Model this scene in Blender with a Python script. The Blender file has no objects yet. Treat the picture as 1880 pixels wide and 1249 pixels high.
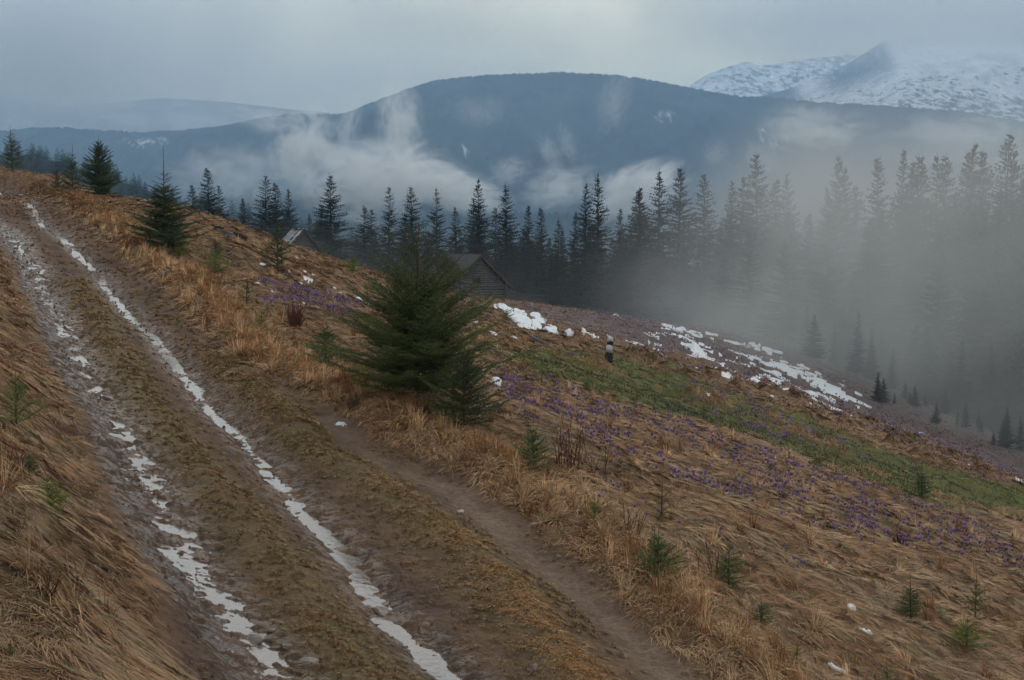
import bpy, math, random
import numpy as np
R = math.radians
sc = bpy.context.scene
PI = math.pi

# ------------------------------------------------------------------ camera
FPX, CXP, CYP, PITCH = 2611.0, 940.0, 624.5, R(4.478)
cam_d = bpy.data.cameras.new('camera'); cam_d.lens = 50; cam_d.sensor_width = 36
cam_d.clip_start = 0.1; cam_d.clip_end = 60000
cam = bpy.data.objects.new('camera', cam_d); sc.collection.objects.link(cam)
cam.location = (0, 0, 0); cam.rotation_euler = (R(90) - PITCH, 0, 0)
sc.camera = cam

# ------------------------------------------------------------------ render / exposure
sc.render.engine = 'CYCLES'
sc.view_settings.view_transform = 'Standard'; sc.view_settings.look = 'None'
sc.view_settings.exposure = 0.16; sc.view_settings.gamma = 1.0
cy = sc.cycles
cy.use_denoising = True; cy.max_bounces = 4; cy.diffuse_bounces = 2; cy.glossy_bounces = 2
cy.transmission_bounces = 1; cy.transparent_max_bounces = 16; cy.volume_bounces = 2
cy.use_adaptive_sampling = True; cy.adaptive_threshold = 0.03
cy.volume_step_rate = 1.0; cy.volume_max_steps = 96; cy.caustics_reflective = False; cy.caustics_refractive = False
sc.render.use_persistent_data = False

# ------------------------------------------------------------------ world: overcast over a Nishita sky
SUN_EL, SUN_AZ = R(38), R(25)      # azimuth clockwise from +Y
def setup_world():
    w = bpy.data.worlds.new('World'); sc.world = w; w.use_nodes = True
    nt = w.node_tree; N = nt.nodes; L = nt.links; N.clear()
    out = N.new('ShaderNodeOutputWorld'); bg = N.new('ShaderNodeBackground'); L.new(bg.outputs[0], out.inputs[0])
    sky = N.new('ShaderNodeTexSky'); sky.sky_type = 'NISHITA'; sky.sun_disc = False
    sky.sun_elevation = SUN_EL; sky.sun_rotation = SUN_AZ; sky.air_density = 1.2; sky.dust_density = 2
    tc = N.new('ShaderNodeTexCoord')
    sep = N.new('ShaderNodeSeparateXYZ'); L.new(tc.outputs['Generated'], sep.inputs[0])
    mp = N.new('ShaderNodeMapping'); mp.inputs['Scale'].default_value = (1, 1, 1.7); L.new(tc.outputs['Generated'], mp.inputs[0])
    n1 = N.new('ShaderNodeTexNoise'); n1.inputs['Scale'].default_value = 5.0; n1.inputs['Detail'].default_value = 7; n1.inputs['Roughness'].default_value = .52
    n1.inputs['Distortion'].default_value = .35
    L.new(mp.outputs[0], n1.inputs['Vector'])
    # elevation (+ noise) -> cloud colour
    nm = N.new('ShaderNodeMath'); nm.operation = 'MULTIPLY_ADD'; nm.inputs[1].default_value = .11; nm.inputs[2].default_value = -.055
    L.new(n1.outputs['Fac'], nm.inputs[0])
    ad = N.new('ShaderNodeMath'); ad.operation = 'ADD'; L.new(sep.outputs['Z'], ad.inputs[0]); L.new(nm.outputs[0], ad.inputs[1])
    xm = N.new('ShaderNodeMath'); xm.operation = 'MULTIPLY_ADD'; xm.inputs[1].default_value = .015; L.new(sep.outputs['X'], xm.inputs[0]); L.new(ad.outputs[0], xm.inputs[2])
    cr = N.new('ShaderNodeValToRGB'); L.new(xm.outputs[0], cr.inputs[0])
    el = cr.color_ramp.elements
    pts = [(0.0, (.75, .68, .46)), (.04, (1.1, .98, .62)), (.08, (1.16, 1.07, .74)), (.13, (1.22, 1.14, .80)), (.2, (1.40, 1.35, 1.15)), (.32, (1.25, 1.25, 1.22)), (.55, (1.2, 1.2, 1.16)), (1, (.8, .84, .86))]
    el[0].position = pts[0][0]; el[0].color = (*pts[0][1], 1); el[1].position = pts[-1][0]; el[1].color = (*pts[-1][1], 1)
    for p, c in pts[1:-1]:
        e = el.new(p); e.color = (*c, 1)
    # fine streaky mottling
    n2 = N.new('ShaderNodeTexNoise'); n2.inputs['Scale'].default_value = 9; n2.inputs['Detail'].default_value = 8; n2.inputs['Distortion'].default_value = .6; L.new(mp.outputs[0], n2.inputs['Vector'])
    mr = N.new('ShaderNodeMapRange'); mr.inputs['From Min'].default_value = .3; mr.inputs['From Max'].default_value = .7; mr.inputs['To Min'].default_value = .78; mr.inputs['To Max'].default_value = 1.15
    L.new(n2.outputs['Fac'], mr.inputs['Value'])
    vs = N.new('ShaderNodeVectorMath'); vs.operation = 'SCALE'; L.new(cr.outputs[0], vs.inputs[0]); L.new(mr.outputs[0], vs.inputs['Scale'])
    ss = N.new('ShaderNodeVectorMath'); ss.operation = 'SCALE'; ss.inputs['Scale'].default_value = .08; L.new(sky.outputs[0], ss.inputs[0])
    mx = N.new('ShaderNodeMix'); mx.data_type = 'RGBA'; mx.inputs[0].default_value = .93
    L.new(ss.outputs[0], mx.inputs[6]); L.new(vs.outputs[0], mx.inputs[7])
    L.new(mx.outputs[2], bg.inputs[0]); bg.inputs[1].default_value = 1.0
    w.cycles.sampling_method = 'MANUAL'; w.cycles.sample_map_resolution = 512
setup_world()
sun_d = bpy.data.lights.new('sun', 'SUN'); sun_d.energy = 1.05; sun_d.angle = R(14); sun_d.color = (1, .97, .92)
sun = bpy.data.objects.new('sun', sun_d); sc.collection.objects.link(sun)
sun.rotation_euler = (R(90) - SUN_EL, 0, PI - SUN_AZ)

# ------------------------------------------------------------------ helpers
rng = np.random.default_rng(7)
def mesh_obj(name, V, F3=None, F4=None, mat=None, parent=None, col=None, attrs=None, smooth=False, fmat=None):
    """one mesh object from vertex array and triangle / quad index arrays"""
    V = np.asarray(V, dtype=np.float32).reshape(-1, 3)
    F3 = np.zeros((0, 3), np.int32) if F3 is None else np.asarray(F3, np.int32).reshape(-1, 3)
    F4 = np.zeros((0, 4), np.int32) if F4 is None else np.asarray(F4, np.int32).reshape(-1, 4)
    me = bpy.data.meshes.new(name)
    me.vertices.add(len(V)); me.vertices.foreach_set('co', V.ravel())
    nl = F3.size + F4.size
    me.loops.add(nl); me.loops.foreach_set('vertex_index', np.concatenate([F3.ravel(), F4.ravel()]))
    npoly = len(F3) + len(F4)
    me.polygons.add(npoly)
    me.polygons.foreach_set('loop_start', np.concatenate([np.arange(len(F3)) * 3, F3.size + np.arange(len(F4)) * 4]).astype(np.int32))
    me.update(calc_edges=True)
    if smooth: me.polygons.foreach_set('use_smooth', np.ones(npoly, bool))
    else: me.polygons.foreach_set('use_smooth', np.zeros(npoly, bool))
    if col is not None:
        a = me.color_attributes.new('Col', 'FLOAT_COLOR', 'POINT')
        c = np.ones((len(V), 4), np.float32); c[:, :3] = col; a.data.foreach_set('color', c.ravel())
    for k, v in (attrs or {}).items():
        a = me.attributes.new(k, 'FLOAT', 'POINT'); a.data.foreach_set('value', np.asarray(v, np.float32))
    if mat: 
        for m in (mat if isinstance(mat, list) else [mat]): me.materials.append(m)
    if fmat is not None: me.polygons.foreach_set('material_index', np.asarray(fmat, np.int32))
    o = bpy.data.objects.new(name, me); sc.collection.objects.link(o)
    if parent: o.parent = parent
    return o
def tag(o, label=None, cat=None, group=None, kind=None):
    if label: o['label'] = label
    if cat: o['category'] = cat
    if group: o['group'] = group
    if kind: o['kind'] = kind
    return o
def thing(name, label, cat, loc=(0, 0, 0), rz=0, group=None):
    o = bpy.data.objects.new(name, None); sc.collection.objects.link(o)
    o.location = loc; o.rotation_euler = (0, 0, rz); o.empty_display_size = .2
    return tag(o, label, cat, group)
def copy_tree(o, parent=None):
    c = o.copy(); sc.collection.objects.link(c); c.parent = parent
    for ch in o.children: copy_tree(ch, c)
    return c
class MB:
    """collects boxes and tubes"""
    def __init__(s): s.V = []; s.F = []; s.n = 0
    def add(s, v, f):
        s.V.append(np.asarray(v, float)); s.F.append(np.asarray(f, int) + s.n); s.n += len(v)
    def tube(s, pts, rad, k=8, cap=True, jit=0):
        pts = np.asarray(pts, float); rad = np.broadcast_to(rad, len(pts))
        rings = []
        for i, p in enumerate(pts):
            d = pts[min(i + 1, len(pts) - 1)] - pts[max(i - 1, 0)]; d /= (np.linalg.norm(d) + 1e-9)
            a = np.cross(d, (0, 0, 1) if abs(d[2]) < .9 else (1, 0, 0)); a /= np.linalg.norm(a); b = np.cross(d, a)
            th = np.arange(k) * 2 * PI / k
            rr = rad[i] * (1 + jit * rng.uniform(-1, 1, k))
            rings.append(p + (np.cos(th) * rr)[:, None] * a + (np.sin(th) * rr)[:, None] * b)
        v = np.concatenate(rings); f = []
        for i in range(len(pts) - 1):
            for j in range(k):
                j2 = (j + 1) % k
                f.append((i * k + j, i * k + j2, (i + 1) * k + j2, (i + 1) * k + j))
        if cap:
            c0 = len(v); v = np.vstack([v, pts[0], pts[-1]])
            for j in range(k):
                j2 = (j + 1) % k
                f.append((c0, j2, j, j)); f.append((c0 + 1, (len(pts) - 1) * k + j, (len(pts) - 1) * k + j2, (len(pts) - 1) * k + j2))
        s.add(v, f)
    def box(s, c, dx, dy, dz, ax=None):
        """box centre c, half vectors dx, dy, dz (each a 3-vector)"""
        c = np.asarray(c, float); dx, dy, dz = (np.asarray(q, float) for q in (dx, dy, dz))
        v = [c + a * dx + b * dy + e * dz for e in (-1, 1) for b in (-1, 1) for a in (-1, 1)]
        s.add(v, [(0, 2, 3, 1), (4, 5, 7, 6), (0, 1, 5, 4), (2, 6, 7, 3), (0, 4, 6, 2), (1, 3, 7, 5)])
    def build(s, name, mat, parent=None, smooth=False):
        F = np.concatenate(s.F); tri = F[:, 2] == F[:, 3]
        return mesh_obj(name, np.concatenate(s.V), F[tri][:, :3], F[~tri], mat, parent, smooth=smooth)

def _h(ix, iy, seed):
    n = (ix.astype(np.int64) * 374761393 + iy.astype(np.int64) * 668265263 + seed * 982451653) & 0xFFFFFFFF
    n = ((n ^ (n >> 13)) * 1274126177) & 0xFFFFFFFF
    n = ((n ^ (n >> 16)) * 2246822519) & 0xFFFFFFFF
    return ((n ^ (n >> 15)) & 0xFFFFFF) / 16777215.0
def vnoise(x, y, seed=0):
    x = np.asarray(x, float); y = np.asarray(y, float)
    fx = np.floor(x); fy = np.floor(y); u = x - fx; v = y - fy; ix = fx.astype(np.int64); iy = fy.astype(np.int64)
    u = u * u * u * (u * (u * 6 - 15) + 10); v = v * v * v * (v * (v * 6 - 15) + 10)
    a = _h(ix, iy, seed); b = _h(ix + 1, iy, seed); c = _h(ix, iy + 1, seed); d = _h(ix + 1, iy + 1, seed)
    return ((a * (1 - u) + b * u) * (1 - v) + (c * (1 - u) + d * u) * v) * 2 - 1
def fbm(x, y, f=1.0, o=4, seed=0, g=.5):
    s = 0; a = 1.0; t = 0
    for k in range(o):
        ca, sa = math.cos(.7 * k + .3), math.sin(.7 * k + .3)
        s = s + a * vnoise((x * ca - y * sa) * f, (x * sa + y * ca) * f, seed + k * 17); t += a; a *= g; f *= 2.03
    return s / t
def sstep(a, b, x):
    t = np.clip((x - a) / (b - a), 0, 1); return t * t * (3 - 2 * t)

# ------------------------------------------------------------------ terrain: thin plate through surveyed points
cp_, sp_ = math.cos(PITCH), math.sin(PITCH)
def ray(px, py):
    cx = (np.asarray(px, float) - CXP) / FPX; cyv = -(np.asarray(py, float) - CYP) / FPX
    return np.stack([cx / (cp_ + cyv * sp_), np.ones_like(cx), (-sp_ + cyv * cp_) / (cp_ + cyv * sp_)], -1)   # scaled to unit Y
def project(P):
    P = np.asarray(P, float); dep = P[..., 1] * cp_ - P[..., 2] * sp_; up = P[..., 1] * sp_ + P[..., 2] * cp_
    return CXP + FPX * P[..., 0] / dep, CYP - FPX * up / dep
CTRL = [(850,1249,14),(660,1050,17),(540,910,20),(440,790,23.5),(330,670,29),(240,575,36),(170,490,46),(80,410,58),(0,352,75),
 (520,1249,13.3),(400,1110,15),(320,1010,16.7),(265,860,20),(190,730,24.4),(125,620,30.5),(70,520,40),(20,430,51),
 (0,1249,9.5),(150,1100,11.5),(0,900,14),(0,700,21),(0,560,30),(330,1249,12.4),(230,1000,15.6),(130,800,20.3),(60,640,27),(0,470,42),
 (1000,1249,14.7),(1230,1249,15.3),(1000,1040,18.5),(830,900,21.5),(700,850,22.5),(600,740,26),(1300,1130,17.5),(1050,900,21.8),(900,800,24.5),(770,730,26),
 (1880,1249,20),(1550,1249,17),(1880,1100,24.5),(1550,1000,25),(1200,850,28),(950,720,33),(900,660,39),
 (900,640,42),(1300,780,42),(1600,870,42),(1880,960,42),
 (1100,690,52),(1400,780,54),(1700,900,53),(1880,930,56),
 (1000,600,80),(1118,662,72),(1300,690,72),(1500,750,70),(1700,820,68),(1880,890,66),
 (1100,590,100),(1300,610,120),(1400,680,98),(1500,700,102),(1600,765,95),(1750,810,95),(1880,862,92),(1400,625,125),
 (880,548,122),(1000,562,115),(600,480,85),(450,440,75),(700,540,58),(600,560,48),(560,640,32),(420,520,41),(330,440,51),(240,370,62),(120,325,78),(0,310,88),(330,390,62)]
CW = [(-18.7,82,-.3),(-17.8,95,-2.2),(-13,100,-3.4),(-36,115,2),(-25,95,1.6),(-24,112,-1),(-21.5,80,.4),(0,150,-9),(0,200,-14),(-30,150,-5.5),(-60,200,-12),(40,135,-18),(60,150,-24),(30,170,-17),
 (60,220,-24),(100,200,-34),(0,0,-1.7),(0,-20,-1),(-10,0,-1.0),(10,0,-4.2),(20,20,-10.3),(-15,10,-.9),(-20,25,-.4),(-25,50,1.2),(-40,90,4.2),(42,60,-20),(44,90,-20),(60,30,-25),(-60,60,5),(-60,0,4),(60,-20,-20),(0,-60,0),(-30,-30,2)]
_c = np.array(CTRL, float); _r = ray(_c[:, 0], _c[:, 1]) * _c[:, 2:3]
CP = np.vstack([_r, np.array(CW, float)])
def _tps_fit(P, lam=.6):
    n = len(P); d2 = ((P[:, None, :2] - P[None, :, :2]) ** 2).sum(-1); K = np.where(d2 > 0, .5 * d2 * np.log(d2 + 1e-12), 0)
    K += np.eye(n) * lam
    A = np.zeros((n + 3, n + 3)); A[:n, :n] = K; A[:n, n] = 1; A[:n, n + 1:] = P[:, :2]; A[n, :n] = 1; A[n + 1:, :n] = P[:, :2].T
    return np.linalg.solve(A, np.concatenate([P[:, 2], [0, 0, 0]]))
TW = _tps_fit(CP)
def H0(x, y):
    x = np.asarray(x, float); y = np.asarray(y, float); shp = x.shape; xf = x.ravel(); yf = y.ravel(); out = np.empty(len(xf)); n = len(CP)
    near = (xf * xf + yf * yf) < 260 ** 2
    out[:] = 0
    idx = np.nonzero(near)[0]
    for s in range(0, len(idx), 60000):
        i = idx[s:s + 60000]
        d2 = (xf[i, None] - CP[None, :, 0]) ** 2 + (yf[i, None] - CP[None, :, 1]) ** 2
        out[i] = (.5 * d2 * np.log(d2 + 1e-12)) @ TW[:n] + TW[n] + xf[i] * TW[n + 1] + yf[i] * TW[n + 2]
    r = np.hypot(xf, yf)
    far = -13 - .12 * np.clip(xf, -120, 170) - .16 * np.clip(r - 200, 0, 900) + 0 * r
    far = np.where(yf < 0, -1 - .2 * xf.clip(-60, 60), far)
    w = sstep(150, 225, r)
    return (out * (1 - w) + far * w).reshape(shp)
def unproject(px, py, H=None, dmin=6., dmax=210.):
    """where the sight line through a survey mark meets the ground"""
    H = H or H0
    d = dmin * (dmax / dmin) ** np.linspace(0, 1, 700)
    rr = ray(px, py); rr = rr.reshape(-1, 3); out = []
    for v in rr:
        P = v[None] * d[:, None]; below = P[:, 2] < H(P[:, 0], P[:, 1]); k = int(np.argmax(below)) if below.any() else len(d) - 1
        k = max(k, 1); a, b = d[k - 1], d[k]
        for _ in range(12):
            m = .5 * (a + b); q = v * m
            if q[2] < H(q[0:1], q[1:2])[0]: b = m
            else: a = m
        out.append(v * b)
    return np.array(out)
def smooth_poly(P, n=8):
    P = np.asarray(P, float); Q = np.vstack([2 * P[0] - P[1], P, 2 * P[-1] - P[-2]]); out = []
    for i in range(1, len(Q) - 2):
        for t in np.linspace(0, 1, n, endpoint=False):
            out.append(.5 * ((2 * Q[i]) + (-Q[i - 1] + Q[i + 1]) * t + (2 * Q[i - 1] - 5 * Q[i] + 4 * Q[i + 1] - Q[i + 2]) * t ** 2 + (-Q[i - 1] + 3 * Q[i] - 3 * Q[i + 1] + Q[i + 2]) * t ** 3))
    out.append(P[-1]); return np.array(out)
def line(pts):
    p = np.array(pts, float); return smooth_poly(unproject(p[:, 0], p[:, 1])[:, :2], 5)
def dist_line(x, y, L):
    """signed distance (+ = right of travel) to polyline and arc length there"""
    best = np.full(x.shape, 1e9); sg = np.zeros(x.shape); ss = np.zeros(x.shape); s0 = 0
    for a, b in zip(L[:-1], L[1:]):
        d = b - a; l = math.hypot(*d) + 1e-9
        t = np.clip(((x - a[0]) * d[0] + (y - a[1]) * d[1]) / l ** 2, 0, 1)
        qx = x - (a[0] + t * d[0]); qy = y - (a[1] + t * d[1]); q = np.hypot(qx, qy); m = q < best
        best = np.where(m, q, best); sg = np.where(m, np.sign(qx * d[1] - qy * d[0]), sg); ss = np.where(m, s0 + t * l, ss); s0 += l
    return best, best * sg, ss
def poly_sd(x, y, P):
    """signed distance to polygon, + inside"""
    P = np.asarray(P, float)[:, :2]; d, _, _ = dist_line(x, y, np.vstack([P, P[:1]])); ins = np.zeros(x.shape, bool)
    n = len(P)
    for i in range(n):
        x1, y1 = P[i]; x2, y2 = P[(i + 1) % n]
        c = ((y1 > y) != (y2 > y)) & (x < (x2 - x1) * (y - y1) / (y2 - y1 + 1e-12) + x1); ins ^= c
    return np.where(ins, d, -d)
def region(pts):
    p = np.array(pts, float); return unproject(p[:, 0], p[:, 1])[:, :2]

RUT_R = line([(960,1330),(850,1249),(780,1180),(720,1130),(680,1085),(650,1030),(600,970),(540,910),(500,860),(440,790),(395,752),(365,712),(330,670),(290,620),(240,575),(200,530),(170,490),(130,448),(75,405),(0,352),(-80,330)])
RUT_L = line([(600,1330),(520,1249),(410,1120),(350,1050),(315,1000),(285,920),(262,860),(225,790),(190,730),(155,670),(125,620),(95,565),(70,520),(45,470),(20,430),(-40,375)])
FOOT  = line([(1330,1340),(1230,1249),(1110,1120),(1000,1040),(900,955),(830,900),(740,862),(680,838),(600,770)])
BERM  = line([(1160,1330),(1060,1249),(960,1130),(860,1030),(760,945),(660,880),(560,810),(480,730),(420,660)])
MIDS  = line([(760,1330),(660,1249),(560,1100),(450,960),(370,870),(310,790),(240,700),(190,600),(140,520)])
EDGE_L = line([(430,1330),(345,1249),(255,1040),(190,920),(140,800),(95,700),(60,620),(20,500),(-60,400)])
EDGE_R = line([(1420,1340),(1310,1249),(1180,1140),(1060,1030),(930,930),(850,870),(760,830),(680,790),(600,748),(518,705),(432,672),(385,616),(320,550),(260,502),(205,456),(160,415),(110,373),(40,343),(-80,325)])
GREEN = region([(930,650),(1000,640),(1130,650),(1230,680),(1300,712),(1420,752),(1560,805),(1700,855),(1880,905),(1960,925),(1960,985),(1880,958),(1740,925),(1640,900),(1560,875),(1440,825),(1300,780),(1200,755),(1090,715),(980,690)])
SNOWF = region([(1170,603),(1230,601),(1330,618),(1420,634),(1480,672),(1540,700),(1600,745),(1598,772),(1540,768),(1470,748),(1400,722),(1330,700),(1250,678),(1180,650),(1150,630)])
PURP = [region(p) for p in ([(470,530),(560,540),(640,555),(640,580),(560,578),(500,560)],
        [(900,665),(1010,700),(1120,745),(1200,790),(1180,850),(1080,850),(980,790),(905,740)],
        [(1090,750),(1250,770),(1400,830),(1560,880),(1700,930),(1880,1000),(1880,1060),(1700,1020),(1500,980),(1350,930),(1200,870),(1100,820)],
        [(1010,560),(1200,590),(1300,620),(1500,700),(1700,790),(1880,870),(1880,915),(1700,850),(1500,760),(1300,690),(1150,640)],
        [(1280,700),(1500,790),(1600,830),(1580,855),(1400,810),(1250,740)],
        [(1000,850),(1200,930),(1400,1000),(1600,1060),(1560,1100),(1300,1010),(1050,920)])]

# the hillside's real surface: plate + ruts, berms, bank, tussocks, clods
def fields(x, y):
    dR, sR, aR = dist_line(x, y, RUT_R); dL, sL, aL = dist_line(x, y, RUT_L); dF, _, _ = dist_line(x, y, FOOT)
    dB, _, _ = dist_line(x, y, BERM); dM, _, _ = dist_line(x, y, MIDS)
    _, eL, _ = dist_line(x, y, EDGE_L); _, eR, _ = dist_line(x, y, EDGE_R)
    wob = .18 * fbm(x, y, 1.1, 3, 5)
    # lines run away from camera: + = right of travel
    road = sstep(-.25, .35, eL + wob) * sstep(-.25, .3, -eR + wob)
    return dict(dR=dR, sR=sR, dL=dL, sL=sL, dF=dF, dB=dB, dM=dM, eL=eL, eR=eR, road=road, aR=aR, aL=aL)
def surface(x, y, full=True):
    z = H0(x, y); r = np.hypot(x, y); near = r < 150
    F = {}
    xs, ys = x[near], y[near]
    f = fields(xs, ys); g = np.zeros_like(xs)
    rd = f['road']; n1 = fbm(xs, ys, 3.2, 5, 11, .6); n2 = fbm(xs, ys, 1.3, 4, 31); n0 = fbm(xs, ys, .35, 3, 3)
    g += -.17 * np.exp(-(f['dR'] / .30) ** 2) * rd - .10 * np.exp(-(f['dL'] / .42) ** 2) * rd - .05 * np.exp(-(f['dF'] / .3) ** 2)
    g += .10 * np.exp(-(f['dM'] / .45) ** 2) * rd + .16 * np.exp(-(f['dB'] / .5) ** 2)
    g += .22 * sstep(.1, 1.3, -f['eL']) * (1 - sstep(70, 110, r[near]))
    g += .16 * np.exp(-((f['eR'] - .7) / .6) ** 2)
    lf = np.exp(-(f['dL'] / .6) ** 2)
    lf = lf + .6 * np.exp(-(f['dR'] / .45) ** 2); g += rd * lf * .022 * fbm(xs * .8, ys * 2.0, 6, 3, 123); g += rd * ((.036 + .05 * lf) * n1 + (.02 + .03 * lf) * fbm(xs, ys, 9, 3, 77)) + (1 - rd) * (.05 * n1 + .10 * n2)
    # tread ripples across the left track
    g += rd * .014 * np.exp(-(f['dL'] / .7) ** 2) * np.sin(f['aL'] * 24 + 3 * n2) * sstep(-.2, .2, n0 + n2)
    # tussocky meadow
    t = 1 - np.abs(fbm(xs, ys, 1.0, 2, 91)); g += (1 - rd) * .16 * (t - .6) * sstep(.2, 1.4, f['eR']) * sstep(11, 20, r[near])
    # hummocks in the green hollow and beyond
    gsd = poly_sd(xs, ys, GREEN); gm = sstep(-2.0, 1.5, gsd + 1.2 * n2)
    hu = np.maximum(0, fbm(xs, ys, .8, 2, 55) - .12) * sstep(-.3, .3, fbm(xs, ys, .09, 2, 8) + .1)
    farm = sstep(44, 52, r[near]) * sstep(-3, 6, xs)
    g += .65 * hu * farm * (1 - sstep(95, 110, r[near]))
    # terraces / little scarps
    g += (1 - rd) * .15 * n0 * sstep(18, 40, r[near])
    z = z.copy(); z[near] += g
    out = dict(near=near, f=f, n1=n1, n2=n2, n0=n0, gm=gm, hu=hu * farm, rd=rd)
    return (z, out) if full else z
def HF(x, y): return surface(np.asarray(x, float), np.asarray(y, float), False)

SNOW_E = [(483,488,7,3.5),(450,520,3,1.2),(472,528,7,3),(440,512,4,2),(566,516,9,4),(575,508,6,3),(556,522,5,2.5),(660,552,9,4),(680,497,8,3),(683,507,10,5),(697,500,7,3),(722,520,4,2),(715,532,5,3),(735,548,5,4),(707,539,4,3),(558,557,4,3),(520,560,5,2),(540,560,4,1.5),(625,541,7,2.5),(614,533,3,2.5),(560,503,4,1.5),(606,478,6,2.5),(571,482,4,1.5),(545,476,3,1.5),(530,500,3,1.5),(500,540,4,1.5),(640,522,4,1.2),
 (910,563,6,3.5),(932,570,14,6),(948,573,16,7),(943,583,10,6),(958,590,14,8),(925,565,8,5),(985,580,9,6),(985,595,16,9),(992,588,10,10),(1005,605,11,5),(1017,607,8,6),(965,600,8,3),(1042,614,9,3.5),(1075,612,10,4),(1090,620,6,2),(908,698,10,5),(873,595,8,3),(905,614,7,2.5),(943,624,6,1.8),(960,645,8,1.8),(820,588,4,3),(1240,603,20,3),(1130,580,4,1.5),(1100,562,3,1.2),
 (1565,1131,9,4),(1588,1168,8,4),(1535,1228,12,4.5),(625,778,8,3),(585,782,4,2),(1665,795,9,2),(1690,803,9,2),(1710,808,5,1.5),(1755,848,9,2),(1785,858,6,2),(1815,870,8,2),(1870,885,8,2),(1770,838,5,1.5),(1640,790,6,1.5),(1425,845,3,1),(1300,745,4,1),(1420,700,8,2)]
_se = np.array(SNOW_E, float)
_sc = unproject(_se[:, 0], _se[:, 1]); _su = unproject(_se[:, 0], _se[:, 1] - _se[:, 3])
def snow_mask(x, y):
    m = np.full(x.shape, -9.)
    for (px, py, rx, ry), c, u in zip(SNOW_E, _sc, _su):
        if px < 890: rx *= .8; ry *= .8
        wx = rx * c[1] / FPX; wy = max(min(abs(u[1] - c[1]), 3.5, wx * (2.0 if px < 890 else 9)), wx * .5)
        b = (abs(x - c[0]) < wx * 3) & (abs(y - c[1]) < wy * 3)
        if b.any():
            xb = x[b]; yb = y[b]
            v = 1 - np.hypot((xb - c[0] - (yb - c[1]) * c[0] / c[1]) / wx, (yb - c[1]) / wy) + 1.3 * fbm(xb / wx * .9, yb / wy * .9, 1.2, 3, 19, .6)
            m[b] = np.maximum(m[b], v * min(1, wx * 4))
    b = (x > -5) & (x < 60) & (y > 60) & (y < 150)
    xb, yb = x[b], y[b]; sd = poly_sd(xb, yb, SNOWF)
    cen = sstep(62, 90, 0 * xb + yb) 
    low = sstep(14, 26, xb)
    v = fbm(xb * .5 + yb * .2, yb * .30 - xb * .10, 1.5, 4, 23, .6) * 1.9 - .57 + .42 * low * sstep(0, 3, sd) + .12 * sstep(0, 5, sd)
    v = np.where(sd > -1.5, v - .8 * sstep(.6, -1.5, sd), -9)
    m[b] = np.maximum(m[b], v * .5)
    return m

# ------------------------------------------------------------------ node materials
def new_mat(name):
    m = bpy.data.materials.new(name); m.use_nodes = True; nt = m.node_tree
    b = nt.nodes['Principled BSDF']; return m, nt, b
def nz(nt, scale, detail=4, rough=.5, vec=None, dist=0):
    n = nt.nodes.new('ShaderNodeTexNoise'); n.inputs['Scale'].default_value = scale; n.inputs['Detail'].default_value = detail
    n.inputs['Roughness'].default_value = rough; n.inputs['Distortion'].default_value = dist
    if vec is None:
        tc = nt.nodes.new('ShaderNodeTexCoord'); vec = tc.outputs['Object']
    nt.links.new(vec, n.inputs['Vector']); return n.outputs['Fac']
def rmp(nt, src, a, b, c, d):
    m = nt.nodes.new('ShaderNodeMapRange'); nt.links.new(src, m.inputs['Value'])
    for k, v in zip(('From Min', 'From Max', 'To Min', 'To Max'), (a, b, c, d)): m.inputs[k].default_value = v
    return m.outputs[0]
def mth(nt, op, a, b):
    m = nt.nodes.new('ShaderNodeMath'); m.operation = op
    for i, v in enumerate((a, b)):
        if isinstance(v, (int, float)): m.inputs[i].default_value = v
        else: nt.links.new(v, m.inputs[i])
    return m.outputs[0]
def scl(nt, vec, s):
    m = nt.nodes.new('ShaderNodeVectorMath'); m.operation = 'SCALE'; nt.links.new(vec, m.inputs[0])
    if isinstance(s, (int, float)): m.inputs['Scale'].default_value = s
    else: nt.links.new(s, m.inputs['Scale'])
    return m.outputs[0]
def attr(nt, n, o='Fac'):
    a = nt.nodes.new('ShaderNodeAttribute'); a.attribute_name = n; return a.outputs[o]
def bump(nt, b, h, strength, dist):
    n = nt.nodes.new('ShaderNodeBump'); n.inputs['Strength'].default_value = strength; n.inputs['Distance'].default_value = dist
    nt.links.new(h, n.inputs['Height']); nt.links.new(n.outputs[0], b.inputs['Normal'])
def mix(nt, f, a, b):
    m = nt.nodes.new('ShaderNodeMix'); m.data_type = 'RGBA'
    if isinstance(f, (int, float)): m.inputs[0].default_value = f
    else: nt.links.new(f, m.inputs[0])
    for i, v in ((6, a), (7, b)):
        if isinstance(v, tuple): m.inputs[i].default_value = (*v, 1)
        else: nt.links.new(v, m.inputs[i])
    return m.outputs[2]

def ground_mat():
    m, nt, b = new_mat('hillside'); L = nt.links
    f1 = nz(nt, 14, 6, .65); f2 = nz(nt, 70, 4, .6)
    k = mth(nt, 'MULTIPLY', rmp(nt, f1, .3, .7, .72, 1.3), rmp(nt, f2, .3, .7, .75, 1.25))
    L.new(scl(nt, attr(nt, 'Col', 'Color'), k), b.inputs['Base Color'])
    wet = attr(nt, 'wet'); tc3 = nt.nodes.new('ShaderNodeTexCoord'); m3 = nt.nodes.new('ShaderNodeMapping'); m3.inputs['Scale'].default_value = (1, 2.2, 1); L.new(tc3.outputs['Object'], m3.inputs[0]); f3 = nz(nt, 5, 6, .65, m3.outputs[0])
    w = mth(nt, 'MULTIPLY', wet, rmp(nt, f3, .47, .55, .15, 1.0))
    L.new(rmp(nt, w, 0, 1, .95, .15), b.inputs['Roughness'])
    L.new(rmp(nt, w, 0, 1, .10, .8), b.inputs['Specular IOR Level'])
    h = mth(nt, 'ADD', f1, mth(nt, 'MULTIPLY', f2, .35))
    bump(nt, b, h, .7, .09)
    return m
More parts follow.
